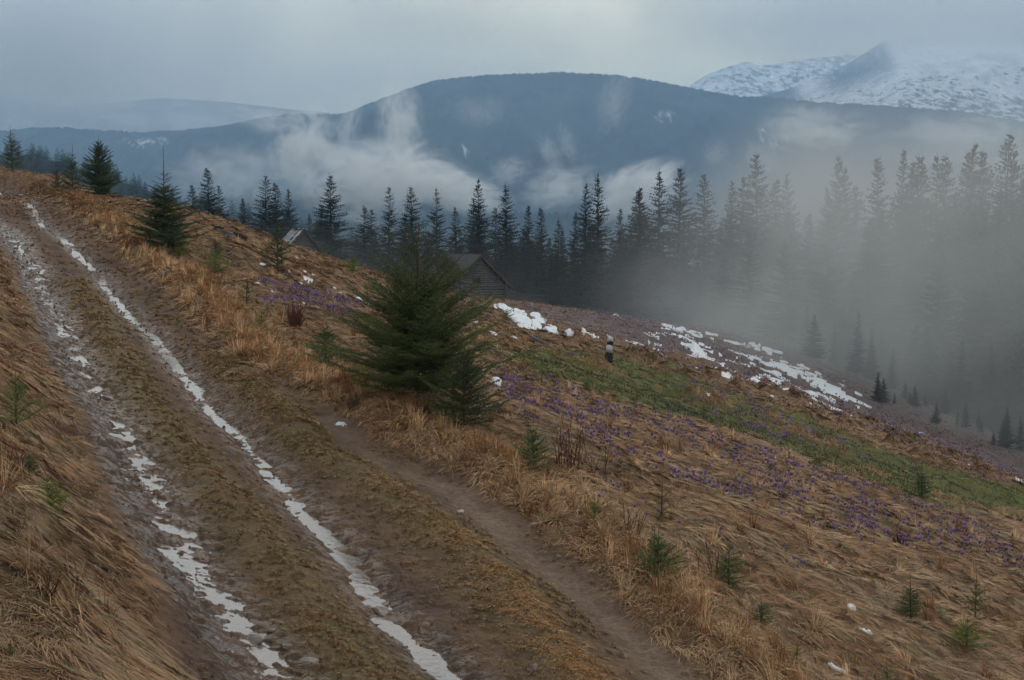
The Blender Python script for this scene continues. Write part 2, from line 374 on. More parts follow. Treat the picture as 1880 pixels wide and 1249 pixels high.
def vc_mat(name, rough=.75, spec=.2, trans=0., var=.0, sscale=3.):
    m, nt, b = new_mat(name); L = nt.links
    c = attr(nt, 'Col', 'Color')
    if var: c = scl(nt, c, rmp(nt, nz(nt, sscale, 3), .3, .7, 1 - var, 1 + var))
    L.new(c, b.inputs['Base Color']); b.inputs['Roughness'].default_value = rough; b.inputs['Specular IOR Level'].default_value = spec
    return m
def plain_mat(name, col, rough=.8, spec=.2, var=.25, sscale=8., bmp=0, bd=.02, col2=None):
    m, nt, b = new_mat(name); L = nt.links
    n = nz(nt, sscale, 5, .6)
    if col2: L.new(mix(nt, rmp(nt, n, .35, .65, 0, 1), col, col2), b.inputs['Base Color'])
    else:
        rgb = nt.nodes.new('ShaderNodeRGB'); rgb.outputs[0].default_value = (*col, 1)
        L.new(scl(nt, rgb.outputs[0], rmp(nt, n, .3, .7, 1 - var, 1 + var)), b.inputs['Base Color'])
    b.inputs['Roughness'].default_value = rough; b.inputs['Specular IOR Level'].default_value = spec
    if bmp: bump(nt, b, n, bmp, bd)
    return m
M_GROUND = ground_mat()
M_GRASS = vc_mat('dry_grass', .7, .15)
M_NEEDLE = vc_mat('spruce_needles', .55, .25)
M_BARK = plain_mat('spruce_bark', (.09, .06, .04), .9, .1, .35, 20, .6, .01)
M_FOREST = vc_mat('forest_needles', .8, .05, var=.25, sscale=.6)
M_FBARK = plain_mat('forest_bark', (.055, .045, .038), .9, .1)
M_SNOW = plain_mat('old_snow', (.47, .50, .53), .6, .3, .06, 6, .4, .03)
M_MOUNT = vc_mat('mountain_forest', .95, .02, var=.22, sscale=.012)
M_WOOD = plain_mat('weathered_logs', (.085, .084, .086), .85, .15, .35, 5, .5, .02)
M_WOOD_D = plain_mat('dark_timber', (.055, .05, .047), .9, .1, .3, 6, .4, .02)
M_ROOF = plain_mat('old_shingles', (.048, .048, .050), .85, .15, .35, 3.5, .6, .03)
M_PALE = plain_mat('bleached_wood', (.42, .43, .45), .8, .2, .25, 4)
M_BLACK = plain_mat('charred_dark', (.012, .012, .013), .8, .2)
M_STONE = plain_mat('wet_stone', (.13, .10, .08), .5, .4, .35, 12, .7, .02)
M_TWIG = plain_mat('red_brown_twigs', (.085, .035, .022), .7, .2, .3, 30)
M_CROCUS = vc_mat('crocus_petal', .5, .3)
M_CLOD = plain_mat('mud_clod', (.06, .038, .026), .6, .3, .3, 15, .7, .02)
def water_mat():
    m, nt, b = new_mat('muddy_water'); L = nt.links
    b.inputs['Base Color'].default_value = (.13, .105, .085, 1); b.inputs['Roughness'].default_value = .06
    b.inputs['IOR'].default_value = 1.9; b.inputs['Specular IOR Level'].default_value = .8
    bump(nt, b, nz(nt, 9, 4), .22, .03); return m
M_WATER = water_mat()

# ------------------------------------------------------------------ ground sheet
az_in = np.arange(-23.0, 23.001, .036)
stp = .06; a = 23.0; side = []
while a < 180:
    a += stp; stp = min(stp * 1.12, 4.0); side.append(min(a, 180.0))
side = np.array(side)
AZ = np.radians(np.concatenate([-side[::-1], az_in, side]))
rr = [.4]
while rr[-1] < 4000:
    q = rr[-1]
    rr.append(q + (max(.25, 0) if q < 8.5 else max(.032, .000105 * q * q) if q < 135 else q * .035))
RR = np.array(rr)
GA, GR = np.meshgrid(AZ, RR)
GX = GR * np.sin(GA); GY = GR * np.cos(GA)
gx, gy = GX.ravel(), GY.ravel()
GZ, S = surface(gx, gy)
na, nr = len(AZ), len(RR)
def grid_faces(na, nr):
    i = np.arange(nr - 1)[:, None] * na + np.arange(na - 1)[None]
    return np.stack([i, i + 1, i + na + 1, i + na], -1).reshape(-1, 4)
def ground_colour():
    near = S['near']; f = S['f']; x = gx[near]; y = gy[near]; n1, n2, n0 = S['n1'], S['n2'], S['n0']; r = np.hypot(x, y)
    C = np.zeros((len(gx), 3)); C[:] = (.06, .05, .035)
    wet = np.zeros(len(gx))
    A = lambda *c: np.array(c)[None]
    soil = A(.105, .070, .045); straw = A(.20, .125, .068); rust = A(.15, .082, .042); olive = A(.128, .094, .046)
    t = sstep(-.5, .5, n2)[:, None]; c = (rust * (1 - t) + straw * t) * .85
    t = sstep(.0, .7, fbm(x, y, .5, 4, 41))[:, None]; c = c * (1 - t) + soil * t
    # far meadow purple-brown beyond the ridge
    pf = sstep(78, 92, r + 4 * n0)[:, None] * sstep(-6, 6, x)[:, None]; c = c * (1 - pf) + A(.125, .098, .094) * pf
    gt = (S['gm'] * sstep(.5, .3, S['hu']) * (0.75 + .25 * sstep(-.4, .4, fbm(x, y, .25, 3, 66))))[:, None]
    gc = A(.085, .10, .03) * (1 + .35 * n1[:, None]); c = c * (1 - gt) + gc * gt
    rd = S['rd'][:, None]
    mud = A(.098, .060, .038) * (1 + .3 * n1[:, None]); dark = A(.060, .038, .028)
    t = sstep(-.1, .5, fbm(x, y, 1.7, 4, 88))[:, None]; mud = mud * (1 - .55 * t) + dark * .55 * t
    left = np.exp(-(f['dL'] / .62) ** 4); right = np.exp(-(f['dR'] / .45) ** 4)
    gr = (np.exp(-(f['dM'] / .5) ** 2) + np.exp(-(f['dB'] / .55) ** 2) * .9).clip(0, 1) * sstep(-.45, .2, n2 + .3)
    gr = gr[:, None]; mud = mud * (1 - gr * .8) + olive * gr * .8
    dk = (np.exp(-((f['eL'] - .45) / .4) ** 2))[:, None]; mud = mud * (1 - .55 * dk) + A(.05, .03, .022) * .55 * dk
    c = c * (1 - rd) + mud * rd
    fo = np.exp(-(f['dF'] / .33) ** 2)[:, None] * sstep(28, 24, r)[:, None]; c = c * (1 - fo) + A(.135, .092, .064) * fo
    c *= (1 + .22 * n1[:, None]).clip(.4, 2)
    wet[near] = (S['rd'] * (.10 + .85 * left + .6 * right) + .12 * fo[:, 0]).clip(0, 1) * (1 - .6 * gr[:, 0])
    C[near] = c; return C.clip(.004, 1), wet
GC, GWET = ground_colour()
ground = mesh_obj('ground', np.stack([gx, gy, GZ], -1), F4=grid_faces(na, nr), mat=M_GROUND, col=GC, attrs={'wet': GWET}, smooth=True)
tag(ground, 'rutted muddy hillside under dry brown grass', 'ground', kind='structure')

# snow lying on it
sm = np.full(len(gx), -9.); k = (np.hypot(gx, gy) < 150) & (gy > 8) & (np.abs(gx) < gy * .45)
sm[k] = snow_mask(gx[k], gy[k])
def snow_mesh():
    F = grid_faces(na, nr); keep = (sm[F] > 0).any(1); F = F[keep]; u, inv = np.unique(F, return_inverse=True)
    m = sm[u]; rd_ = np.hypot(gx[u], gy[u]); z = GZ[u] + np.where(m > 0, .008 + .035 * (1 - np.exp(-m * 3)) + .0005 * rd_, -.04)
    o = mesh_obj('snow', np.stack([gx[u], gy[u], z], -1), F4=inv.reshape(-1, 4), mat=M_SNOW, smooth=True)
    tag(o, 'patches of old white snow melting on the meadow', 'snow', kind='stuff')
snow_mesh()

# water standing in the ruts
def water_ribbon(L, off, half, s0, s1, sides=(-1, 1)):
    seg = np.hypot(*np.diff(L, axis=0).T); s = np.concatenate([[0], np.cumsum(seg)])
    q = np.arange(s0, min(s1, s[-1]), .12); cx = np.interp(q, s, L[:, 0]); cyy = np.interp(q, s, L[:, 1])
    tx = np.gradient(cx); ty = np.gradient(cyy); l = np.hypot(tx, ty); nx, ny = ty / l, -tx / l
    w = np.linspace(-half, half, 7); X = cx[:, None] + nx[:, None] * w; Y = cyy[:, None] + ny[:, None] * w
    Z = .35 * (H0(cx, cyy))[:, None] + .65 * H0(X, Y) + off - .01 * (np.abs(w) / half)[None]
    return np.stack([X.ravel(), Y.ravel(), Z.ravel()], -1), grid_faces(7, len(q))
v, f = water_ribbon(RUT_R, -.145, .42, 0, 200)
tag(mesh_obj('water', v, F4=f, mat=M_WATER, smooth=True), 'long pale puddle lying in the right wheel rut', 'water', kind='structure')
v, f = water_ribbon(RUT_L, -.094, .5, 0, 200)
tag(mesh_obj('water', v, F4=f, mat=M_WATER, smooth=True), 'broken shallow puddles in the left wheel rut', 'water', kind='structure')

# ------------------------------------------------------------------ far hills and mountains
def ridge(name, label, prof, D, zb, depth, back, cols, amp, seed, colf, nx=700, nyr=70, teeth=0, mat=None, px0=-700, px1=2600, bow=0):
    """a real ridge: crest surveyed at distance D, front slope with spurs down to zb, back slope behind"""
    p = np.array(prof, float); px = np.linspace(px0, px1, nx)
    pyc = np.interp(px, p[:, 0], p[:, 1]); k = np.ones(9) / 9; pyc = np.convolve(np.pad(pyc, 4, 'edge'), k, 'valid')
    Dx = D + bow * ((px - 940) / 1600) ** 2
    cr = ray(px, pyc) * Dx[:, None]
    t = np.concatenate([np.linspace(-1, 0, 10, endpoint=False), np.linspace(0, 1, nyr)])
    X = cr[:, 0][None] * np.ones((len(t), 1)); X = X * (1 - .25 * np.clip(t, 0, 1)[:, None])
    Y = cr[:, 1][None] - np.where(t > 0, t * depth, t * back)[:, None]
    fall = np.where(t > 0, t ** .85, np.abs(t))[:, None]
    Z = cr[:, 2][None] * (1 - fall) + zb * fall
    env = np.sin(np.clip(np.abs(t), 0, 1) * PI)[:, None] ** .6
    s = D / 1000.
    spur = 1 - np.abs(fbm(X, Y * .35, 1.1 / (450 * s / 5 + 60), 4, seed)) * 2
    Z = Z + env * amp * (spur - .3) + env * amp * .5 * fbm(X, Y, 1 / (60 * s / 5 + 20), 4, seed + 9)
    if teeth: Z = Z + teeth * _h(np.arange(nx)[None] + np.arange(len(t))[:, None] * 977, np.arange(len(t))[:, None] + 0 * np.arange(nx)[None], seed) * (t > -.05)[:, None]
    V = np.stack([X.ravel(), Y.ravel(), Z.ravel()], -1)
    C = colf(X, Y, Z, px[None] + 0 * X, t[:, None] + 0 * X)
    o = mesh_obj(name, V, F4=grid_faces(nx, len(t)), mat=mat or M_MOUNT, col=C.reshape(-1, 3), smooth=True)
    return tag(o, label, 'hill' if 'hill' in name else 'mountain', kind='structure')
P_A = [(-700,285),(-300,262),(0,243),(110,236),(240,245),(330,243),(400,236),(500,216),(560,213),(630,212),(680,192),(740,168),(800,150),(870,142),(940,138),(1040,135),(1140,141),(1240,158),(1340,178),(1420,181),(1500,190),(1640,198),(1760,207),(1880,226),(2100,250),(2600,300)]
CLEAR = [(265,262,42,9),(300,256,22,5),(850,275,14,9),(846,268,8,5),(985,212,4,5),(1222,212,26,7),(1205,216,14,6),(1420,262,22,6),(1445,255,6,8),(1400,240,8,5),(700,245,6,3)]
def col_A(X, Y, Z, PX, T):
    C = np.ones(X.shape + (3,)) * np.array((.018, .027, .030)); C *= (1.25 + 1.3 * fbm(X, Y, .004, 4, 3, .6) + .9 * fbm(X, Y, .02, 3, 4, .7)).clip(.35, 3.2)[..., None]
    qx, qy = project(np.stack([X, Y, Z], -1)); m = np.zeros(X.shape)
    for a, b, w, h in CLEAR:
        v = .75 - np.hypot((qx - a) / w, (qy - b) / h) + 1.6 * fbm(X, Y, .045, 4, 5, .7); m = np.maximum(m, .8 * sstep(.1, .6, v) * (np.abs(T) < .6))
    C = C * (1 - m[..., None]) + np.array((.62, .66, .70)) * m[..., None]; return C
ridge('hill', 'long forested blue hill across the valley with small snowy clearings', P_A, 5200, -260, 2600, 2500, 0, 125, 21, col_A, nx=1100, nyr=110, teeth=9)
P_S1 = [(-700,600),(900,480),(1150,300),(1240,185),(1262,160),(1300,136),(1345,120),(1372,112),(1395,121),(1425,118),(1460,112),(1500,106),(1600,98),(1800,100),(2600,160)]
P_S2 = [(-700,600),(900,420),(1250,215),(1340,186),(1400,176),(1450,163),(1490,149),(1530,131),(1565,112),(1595,93),(1622,74),(1680,66),(1800,60),(2000,60),(2600,90)]
def col_S1(X, Y, Z, PX, T):
    n = fbm(X, Y, .006, 5, 71, .65); n2 = fbm(X + .8 * Z, Y + .3 * Z, .03, 4, 72, .75)
    m = sstep(-.25, .12, n * .6 + n2 + .06); return np.array((.05, .058, .068)) * (1 - m[..., None]) + np.array((.74, .78, .83)) * m[..., None]
def col_S2(X, Y, Z, PX, T):
    n = fbm(X, Y, .0035, 4, 171, .6); n2 = fbm(X + .5 * Z, Y - .4 * Z, .045, 3, 172, .8); zz = (Z - 480) / 400
    m = sstep(-.10, .10, n * .35 + n2 * .9 + zz * .55 + .10)
    rock = sstep(.20, .04, T + .06 * n2) * (T > -.02) * sstep(1470, 1540, PX) * sstep(1640, 1615, PX) * sstep(-.5, .1, n2 + .2)
    wood = sstep(.30, .12, T + .15 * n2) * sstep(1490, 1440, PX); m = m * (1 - rock) * (1 - wood)
    return np.array((.040, .048, .058)) * (1 - m[..., None]) + np.array((.82, .85, .89)) * m[..., None]
ridge('mountain', 'snowy summit half lost in cloud above the saddle, farthest back', P_S1, 8100, -100, 2600, 1500, 0, 90, 33, col_S1, nx=1100, nyr=200, px0=900, px1=2300)
ridge('mountain', 'broad snowy shoulder with a dark rock ridge rising right of the saddle', P_S2, 7000, -100, 3000, 900, 0, 45, 37, col_S2, nx=1300, nyr=300, px0=900, px1=2600)
P_L = [(-700,190),(-200,180),(0,178),(120,196),(200,190),(300,180),(420,188),(520,200),(700,215),(900,260)]
def col_L(X, Y, Z, PX, T):
    n = fbm(X, Y, .004, 5, 171, .7); n2 = fbm(X + .5 * Z, Y, .018, 4, 72, .7); m = sstep(-.1, .3, n + n2 * .8 + .12)
    return np.array((.05, .06, .07)) * (1 - m[..., None]) + np.array((.42, .46, .50)) * m[..., None]
ridge('mountain', 'faint snowy mountainside veiled by cloud behind the left hills', P_L, 7600, -100, 2600, 2000, 0, 130, 43, col_L, nx=600, nyr=120, px0=-700, px1=950)
P_M = [(-700,240),(-100,272),(0,284),(60,286),(110,300),(180,322),(240,340),(330,372),(420,395),(560,425),(800,470),(1000,480),(1300,470),(1700,430),(2600,430)]
P_N = [(-700,420),(0,400),(240,385),(330,370),(500,362),(620,352),(760,372),(900,392),(1100,402),(1400,395),(1900,380),(2600,360)]
col_M = lambda X, Y, Z, PX, T: np.ones(X.shape + (3,)) * np.array((.022, .030, .028)) * (1 + .4 * fbm(X, Y, .05, 3, 3))[..., None]
ridge('hill', 'dark conifer covered shoulder falling away behind the left spruces', P_M, 800, -150, 420, 400, 0, 12, 51, col_M, nx=900, nyr=50, teeth=0)
ridge('hill', 'wooded lower ridge in the valley below the big hill', P_N, 2600, -250, 1300, 900, 0, 35, 61, col_M, nx=1100, nyr=60, teeth=11)

# ------------------------------------------------------------------ spruces
def needles(P0, P1, nl, per_m, wid, seed, c0, c1):
    """needle triangles round every twig"""
    g = np.random.default_rng(seed); P0 = np.array(P0); P1 = np.array(P1); nl = np.array(nl); L = np.linalg.norm(P1 - P0, axis=1)
    cnt = np.maximum(2, (L * per_m).astype(int)); idx = np.repeat(np.arange(len(L)), cnt); n = len(idx)
    t = g.random(n); ax = (P1 - P0)[idx] / L[idx, None]; base = P0[idx] + (P1 - P0)[idx] * t[:, None]
    u = g.normal(size=(n, 3)); u -= (u * ax).sum(1)[:, None] * ax; u /= np.linalg.norm(u, axis=1)[:, None] + 1e-9
    u[:, 2] += .15; d = u * .8 + ax * .65; d /= np.linalg.norm(d, axis=1)[:, None]
    s = np.cross(d, g.normal(size=(n, 3))); s /= np.linalg.norm(s, axis=1)[:, None] + 1e-9
    ln = nl[idx] * g.uniform(.7, 1.2, n); w = wid * g.uniform(.7, 1.3, n)
    V = np.stack([base - s * w[:, None], base + s * w[:, None], base + d * ln[:, None]], 1)
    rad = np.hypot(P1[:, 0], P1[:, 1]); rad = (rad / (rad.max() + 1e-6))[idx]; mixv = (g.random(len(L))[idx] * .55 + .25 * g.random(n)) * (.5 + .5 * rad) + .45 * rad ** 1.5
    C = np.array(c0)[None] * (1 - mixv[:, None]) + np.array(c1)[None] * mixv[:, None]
    return V.reshape(-1, 3), np.arange(n * 3).reshape(-1, 3), np.repeat(C, 3, 0)
def branch_curve(g, z, az, L, el0, curve, n=6):
    p = np.zeros((n, 3)); p[0] = (0, 0, z); el = el0; st = L / (n - 1)
    for i in range(1, n):
        p[i] = p[i - 1] + st * np.array((math.cos(el) * math.cos(az), math.cos(el) * math.sin(az), math.sin(el))); el += curve / (n - 1); az += g.uniform(-.09, .09)
    return p
def young_spruce(name, h, w, whorls, nb, leader, seed, spacing=.075, nl=.02, per_m=170, wid=.0016, c0=(.018, .038, .013), c1=(.06, .09, .028), el=(.15, .75), skirt=0, side=.42, second=True, double=False, prof=.8, thin=2., label='', group=None, rt=None):
    g = np.random.default_rng(seed); P0 = []; P1 = []; NL = []; wood = MB()
    zz = []
    z = .05 * h
    for k in range(whorls):
        t = k / (whorls - 1); zz.append((.06 + (1 - leader - .06) * t ** .9) * h)
    rt = rt or .006 + .010 * h
    def add_branch(z, az, L, e0, cv):
        L = max(L, .03); c = branch_curve(g, z, az, L, e0, cv); thn = z > thin * h; P0.extend(c[:-1]); P1.extend(c[1:]); NL.extend([nl] * 5)
        wood.tube(c, np.linspace(rt * .28 * min(1, L / w + .25), .0015, 6), 4, False)
        ns = int(L / spacing)
        for j in range(1, ns):
            s = j / ns; q = s * 5; i = int(q); p = c[i] + (c[min(i + 1, 5)] - c[i]) * (q - i); d = c[min(i + 1, 5)] - c[i]; d = d / np.linalg.norm(d)
            if s < .12: continue
            for sd in (-1, 1):
                if g.random() < (.45 if thn else .12): continue
                lat = np.cross(d, (0, 0, 1)) * sd; ll = side * (L * (1 - s) + .10 * L) * g.uniform(.6, 1.15)
                ll = min(ll, .42) * (.75 if thn else 1); 
                if ll < .02: continue
                dd = lat * .75 + d * .68 + np.array((0, 0, g.uniform(-.22, .14))); dd /= np.linalg.norm(dd); e = p + dd * ll
                P0.append(p); P1.append(e); NL.append(nl)
                if second and ll > .1:
                    for m in range(1, int(ll / .06)):
                        sm_ = m * .06 / ll; pp = p + (e - p) * sm_; l2 = .5 * ll * (1 - sm_) * g.uniform(.5, 1.1)
                        d2 = dd * .7 + np.cross(dd, (0, 0, 1)) * (.7 if m % 2 else -.7) + np.array((0, 0, g.uniform(-.25, .15)))
                        P0.append(pp); P1.append(pp + d2 * l2); NL.append(nl)
    for k, z in enumerate(zz):
        t = z / h; Lk = w * (1 - t / (1 - leader * .6)) ** prof * min(1, (.62 if h < 3.4 else .86) + 1.8 * t) + .02 * h + .03
        n = nb + (g.random() < .4) if z < thin * h else max(3, nb // 2)
        for b in range(n):
            az = 2 * PI * (b + g.uniform(-.25, .25)) / n + k * 1.3; tt = t
            add_branch(z + g.uniform(-.02, .02) * h, az, Lk * g.uniform(.62, 1.25), el[0] + (el[1] - el[0]) * tt + g.uniform(-.12, .12), g.uniform(.05, .45) * (1 - tt * .4))
        if k < whorls - 2 and second and z < thin * h:
            for b in range(n):
                add_branch(z + g.uniform(.2, .8) * h / whorls, g.uniform(0, 2 * PI), Lk * g.uniform(.3, .65), el[0] + (el[1] - el[0]) * t + .1, .2)
    lean = g.uniform(-.02, .02, 2) * h
    tp = [(0, 0, -.15), (0, 0, h * .5), (lean[0] * .4, lean[1] * .4, h * .8), (lean[0], lean[1], h)]
    P0.append((lean[0] * .4, lean[1] * .4, h * (1 - leader))); P1.append((lean[0], lean[1], h)); NL.append(nl * .8)
    root = thing(name, label, 'spruce tree' if h > 1.2 else 'spruce sapling', group=group)
    tr = MB(); tr.tube(tp, [rt, rt * .6, rt * .32, .0025], 8)
    if double: tr.tube([(0, 0, h * .55), (.06 * h * .6, .03, h * .62), (.05 * h, .03, h * .93)], [rt * .4, rt * .3, .0025], 6); P0.append((.055 * h, .03, h * .66)); P1.append((.05 * h, .03, h * .93)); NL.append(nl * .8)
    tr.build('trunk', M_BARK, root, True)
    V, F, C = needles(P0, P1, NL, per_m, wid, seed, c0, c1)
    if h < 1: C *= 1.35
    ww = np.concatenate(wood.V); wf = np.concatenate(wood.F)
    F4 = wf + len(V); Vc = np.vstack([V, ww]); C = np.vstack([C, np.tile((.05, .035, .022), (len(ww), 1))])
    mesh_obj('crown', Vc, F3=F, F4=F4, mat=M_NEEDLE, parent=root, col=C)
    return root
def place(o, px, py, rz=None, s=1.0, sink=.03, d=None):
    if d is None: p = unproject(px, py, HF)[0]
    else: v = ray(px, py) * d; p = np.array([v[0], v[1], HF(np.array([v[0]]), np.array([v[1]]))[0]])
    o.location = (p[0], p[1], p[2] - sink * s)
    o.rotation_euler = (0, 0, random.uniform(0, 6.28) if rz is None else rz); o.scale = (s, s, s); return p
def place_top(o, h, px, py, top, d=None, rz=None):
    p = place(o, px, py, rz, 1.0, 0, d); zt = ray(px, top)[2] * p[1]; s = (zt - p[2]) / h
    o.scale = (s, s, s); return s
def size_at(pypx, d): return pypx * d / FPX
random.seed(3)
GS = 'young spruces along the track verge'
t = young_spruce('young_spruce', 3.42, 2.1, 20, 10, .12, 11, label='largest bushy dark young spruce, in the middle beside the track', per_m=230, wid=.0030, nl=.026, el=(.14, .9), prof=.80, thin=.60, double=True, c0=(.016, .032, .011), c1=(.12, .15, .036))
place_top(t, 3.42, 768, 738, 392, rz=.4)
t = young_spruce('young_spruce', 3.55, 1.55, 15, 8, .26, 12, label='bushy spruce with a long bare leader left of the roofless hut', per_m=130, wid=.006, nl=.04, el=(.05, .45), prof=1.1, thin=.6)
place_top(t, 3.55, 303, 462, 272, rz=1.)
t = young_spruce('young_spruce', 2.9, 1.35, 13, 8, .14, 13, label='dense spruce on the left skyline above the verge, second tallest there', per_m=110, wid=.008, nl=.045, el=(.1, .7), prof=.75)
place(t, 183, 358, 1.0, 1.0, .0, d=66)
SP_C = young_spruce('young_spruce', 2.0, .75, 9, 5, .22, 14, label='sparse spruce behind the dense one on the left skyline', per_m=110, wid=.007, nl=.045, spacing=.09, el=(.15, .8))
place(SP_C, 133, 322, .3, 1.35, .0, d=71)
c = copy_tree(SP_C); c['label'] = 'small spruce at the far left end of the skyline where the track bends'; place(c, 22, 308, 2, 1.35, 0, d=80)
c = copy_tree(SP_C); c['label'] = 'low spruce tucked left of the pair on the left skyline'; place(c, 104, 322, 4, 1.0, 0, d=72)
c = copy_tree(SP_C); c['label'] = 'small thin spruce on the open hillside below the roofless hut'; place(c, 510, 497, 5, .98, 0)
t = young_spruce('young_spruce', 1.5, 1.15, 11, 8, .16, 31, label='smaller spruce growing against the lower right side of the largest one', per_m=200, wid=.0032, nl=.026, el=(.1, .9), c0=(.014, .028, .010), c1=(.07, .095, .026))
place_top(t, 1.5, 852, 788, 635)
# saplings
K = dict(per_m=260, wid=.0028, nl=.022, spacing=.042, second=True, side=.55)
SB = [young_spruce('spruce_sapling', .9, .30, 5, 4, .36, 21, label='a', c0=(.03, .045, .012), c1=(.10, .12, .03), **K), young_spruce('spruce_sapling', .9, .48, 8, 6, .24, 22, label='a', c0=(.02, .045, .012), c1=(.08, .12, .025), double=True, **K),
      young_spruce('spruce_sapling', .9, .75, 5, 6, .10, 23, label='a', c0=(.05, .07, .012), c1=(.15, .18, .025), el=(.3, .75), **K), young_spruce('spruce_sapling', .9, .26, 5, 4, .34, 24, label='a', c0=(.06, .065, .015), c1=(.15, .14, .03), el=(.4, .7), **K),
      young_spruce('spruce_sapling', .9, .42, 7, 5, .28, 25, label='a', c0=(.025, .045, .014), c1=(.09, .12, .03), el=(.2, .6), thin=.5, **K), young_spruce('spruce_sapling', .9, .55, 5, 4, .20, 26, label='a', c0=(.03, .055, .014), c1=(.12, .15, .03), el=(.35, .9), **K),
      young_spruce('spruce_sapling', .9, .36, 8, 5, .42, 27, label='a', c0=(.02, .04, .014), c1=(.07, .10, .025), el=(.1, .5), **K)]
# (px, py base, height px, kind, label)
SAP = [(980,862,92,1,'dark green sapling with bare foot, left of the bare twig bush'),
 (1092,962,60,2,'bright yellow-green low sapling right below the twig bush'),
 (1215,955,85,3,'thin open sapling with level tiers, right of the bright low one'),
 (1210,1070,110,1,'dark sapling sunk in rust coloured grass beside the footpath'),
 (1338,1080,105,1,'upright dark sapling above the long slanting grass hollow'),
 (1398,1150,68,0,'small thin sapling among rusty grass below the upright dark one'),
 (1462,1225,66,3,'one-sided drooping sapling near the bottom edge'),
 (1630,1262,62,3,'sapling cut by the bottom edge right of the snow scrap'),
 (1672,1132,90,1,'dark sapling in the dry meadow, left of the double-tipped one'),
 (1790,1140,100,0,'widest meadow sapling with two bare leader tips'),
 (1775,1188,56,2,'round green sapling just below the widest meadow sapling'),
 (1692,915,75,1,'lone dark spruce sapling in the green hollow'),
 (1157,833,0,0,''),
 (1078,717,34,0,'tiny sapling at the upper edge of the crocus meadow'),
 (1306,783,24,1,'tiny dark sapling on the lower edge of the green hollow'),
 (1498,862,28,1,'small dark sapling between crocus meadow and green hollow'),
 (395,500,42,2,'yellow-green low sapling right of the bushy leader spruce'),
 (398,470,40,0,'thin bare-tipped sapling behind the low yellow-green one'),
 (452,560,62,0,'thin dark sapling at the verge above the crocus patch'),
 (478,610,44,2,'pale green low sapling on the verge left of the rusty shrub'),
 (330,470,34,2,'golden green tuft of spruce under the bushy leader spruce'),
 (600,672,88,1,'dark sapling touching the left side of the largest spruce'),
 (735,712,68,3,'slender sapling with orange leader in front of the largest spruce'),
 (790,735,80,3,'yellowish sapling in front of the right side of the largest spruce'),
 (858,785,0,1,'dark sapling at the lower right foot of the largest spruce'),
 (595,474,26,2,'dark round sapling next to the roofless hut'),
 (648,500,32,2,'dark low sapling on the skyline, middle of three'),
 (683,490,28,2,'dark rounded sapling on the skyline beyond the snow scraps'),
 (930,588,22,2,'dark round sapling beside the biggest snow patch near the hut'),
 (922,552,14,2,'little green sapling at the corner of the log hut'),
 (95,945,72,2,'bright green sapling on the left bank above the wet track'),
 (30,780,105,2,'tall green sapling at the left edge of the picture'),
 (55,870,60,1,'dark sapling on the left bank below the tall edge one'),
 (18,1205,52,3,'small sapling in the lower left corner grass'),
 (12,995,40,3,'tiny sapling at the left edge above the straw bank'),
 (158,1060,30,3,'tiny pale sapling alone on the straw bank'),
 (1490,520,0,0,''),
 (1790,850,22,2,'dark sapling on the far right meadow skyline'),
 (1678,815,18,2,'small dark sapling right of the long snow strip'),
 (1390,680,18,2,'small dark sapling standing among the snow streaks')]
for i, (px, py, hp, kd, lab) in enumerate(SAP):
    if hp == 0: continue
    kd = {0: (0, 4, 6), 1: (1, 4, 6), 2: (2, 5), 3: (3, 0)}[kd][i % (3 if kd < 2 else 2)]
    c = copy_tree(SB[kd]); p = place(c, px, py, s=1, sink=.02); hh = size_at(hp, p[1]); s = hh / .9; sx_ = s * random.uniform(.85, 1.3); c.scale = (sx_, sx_, s); c.rotation_euler[0] = random.uniform(-.1, .1); c.rotation_euler[1] = random.uniform(-.1, .1)
    c['label'] = lab; c['group'] = 'spruce saplings scattered over the hillside'
for o in SB:
    for ch in list(o.children): bpy.data.objects.remove(ch)
    bpy.data.objects.remove(o)

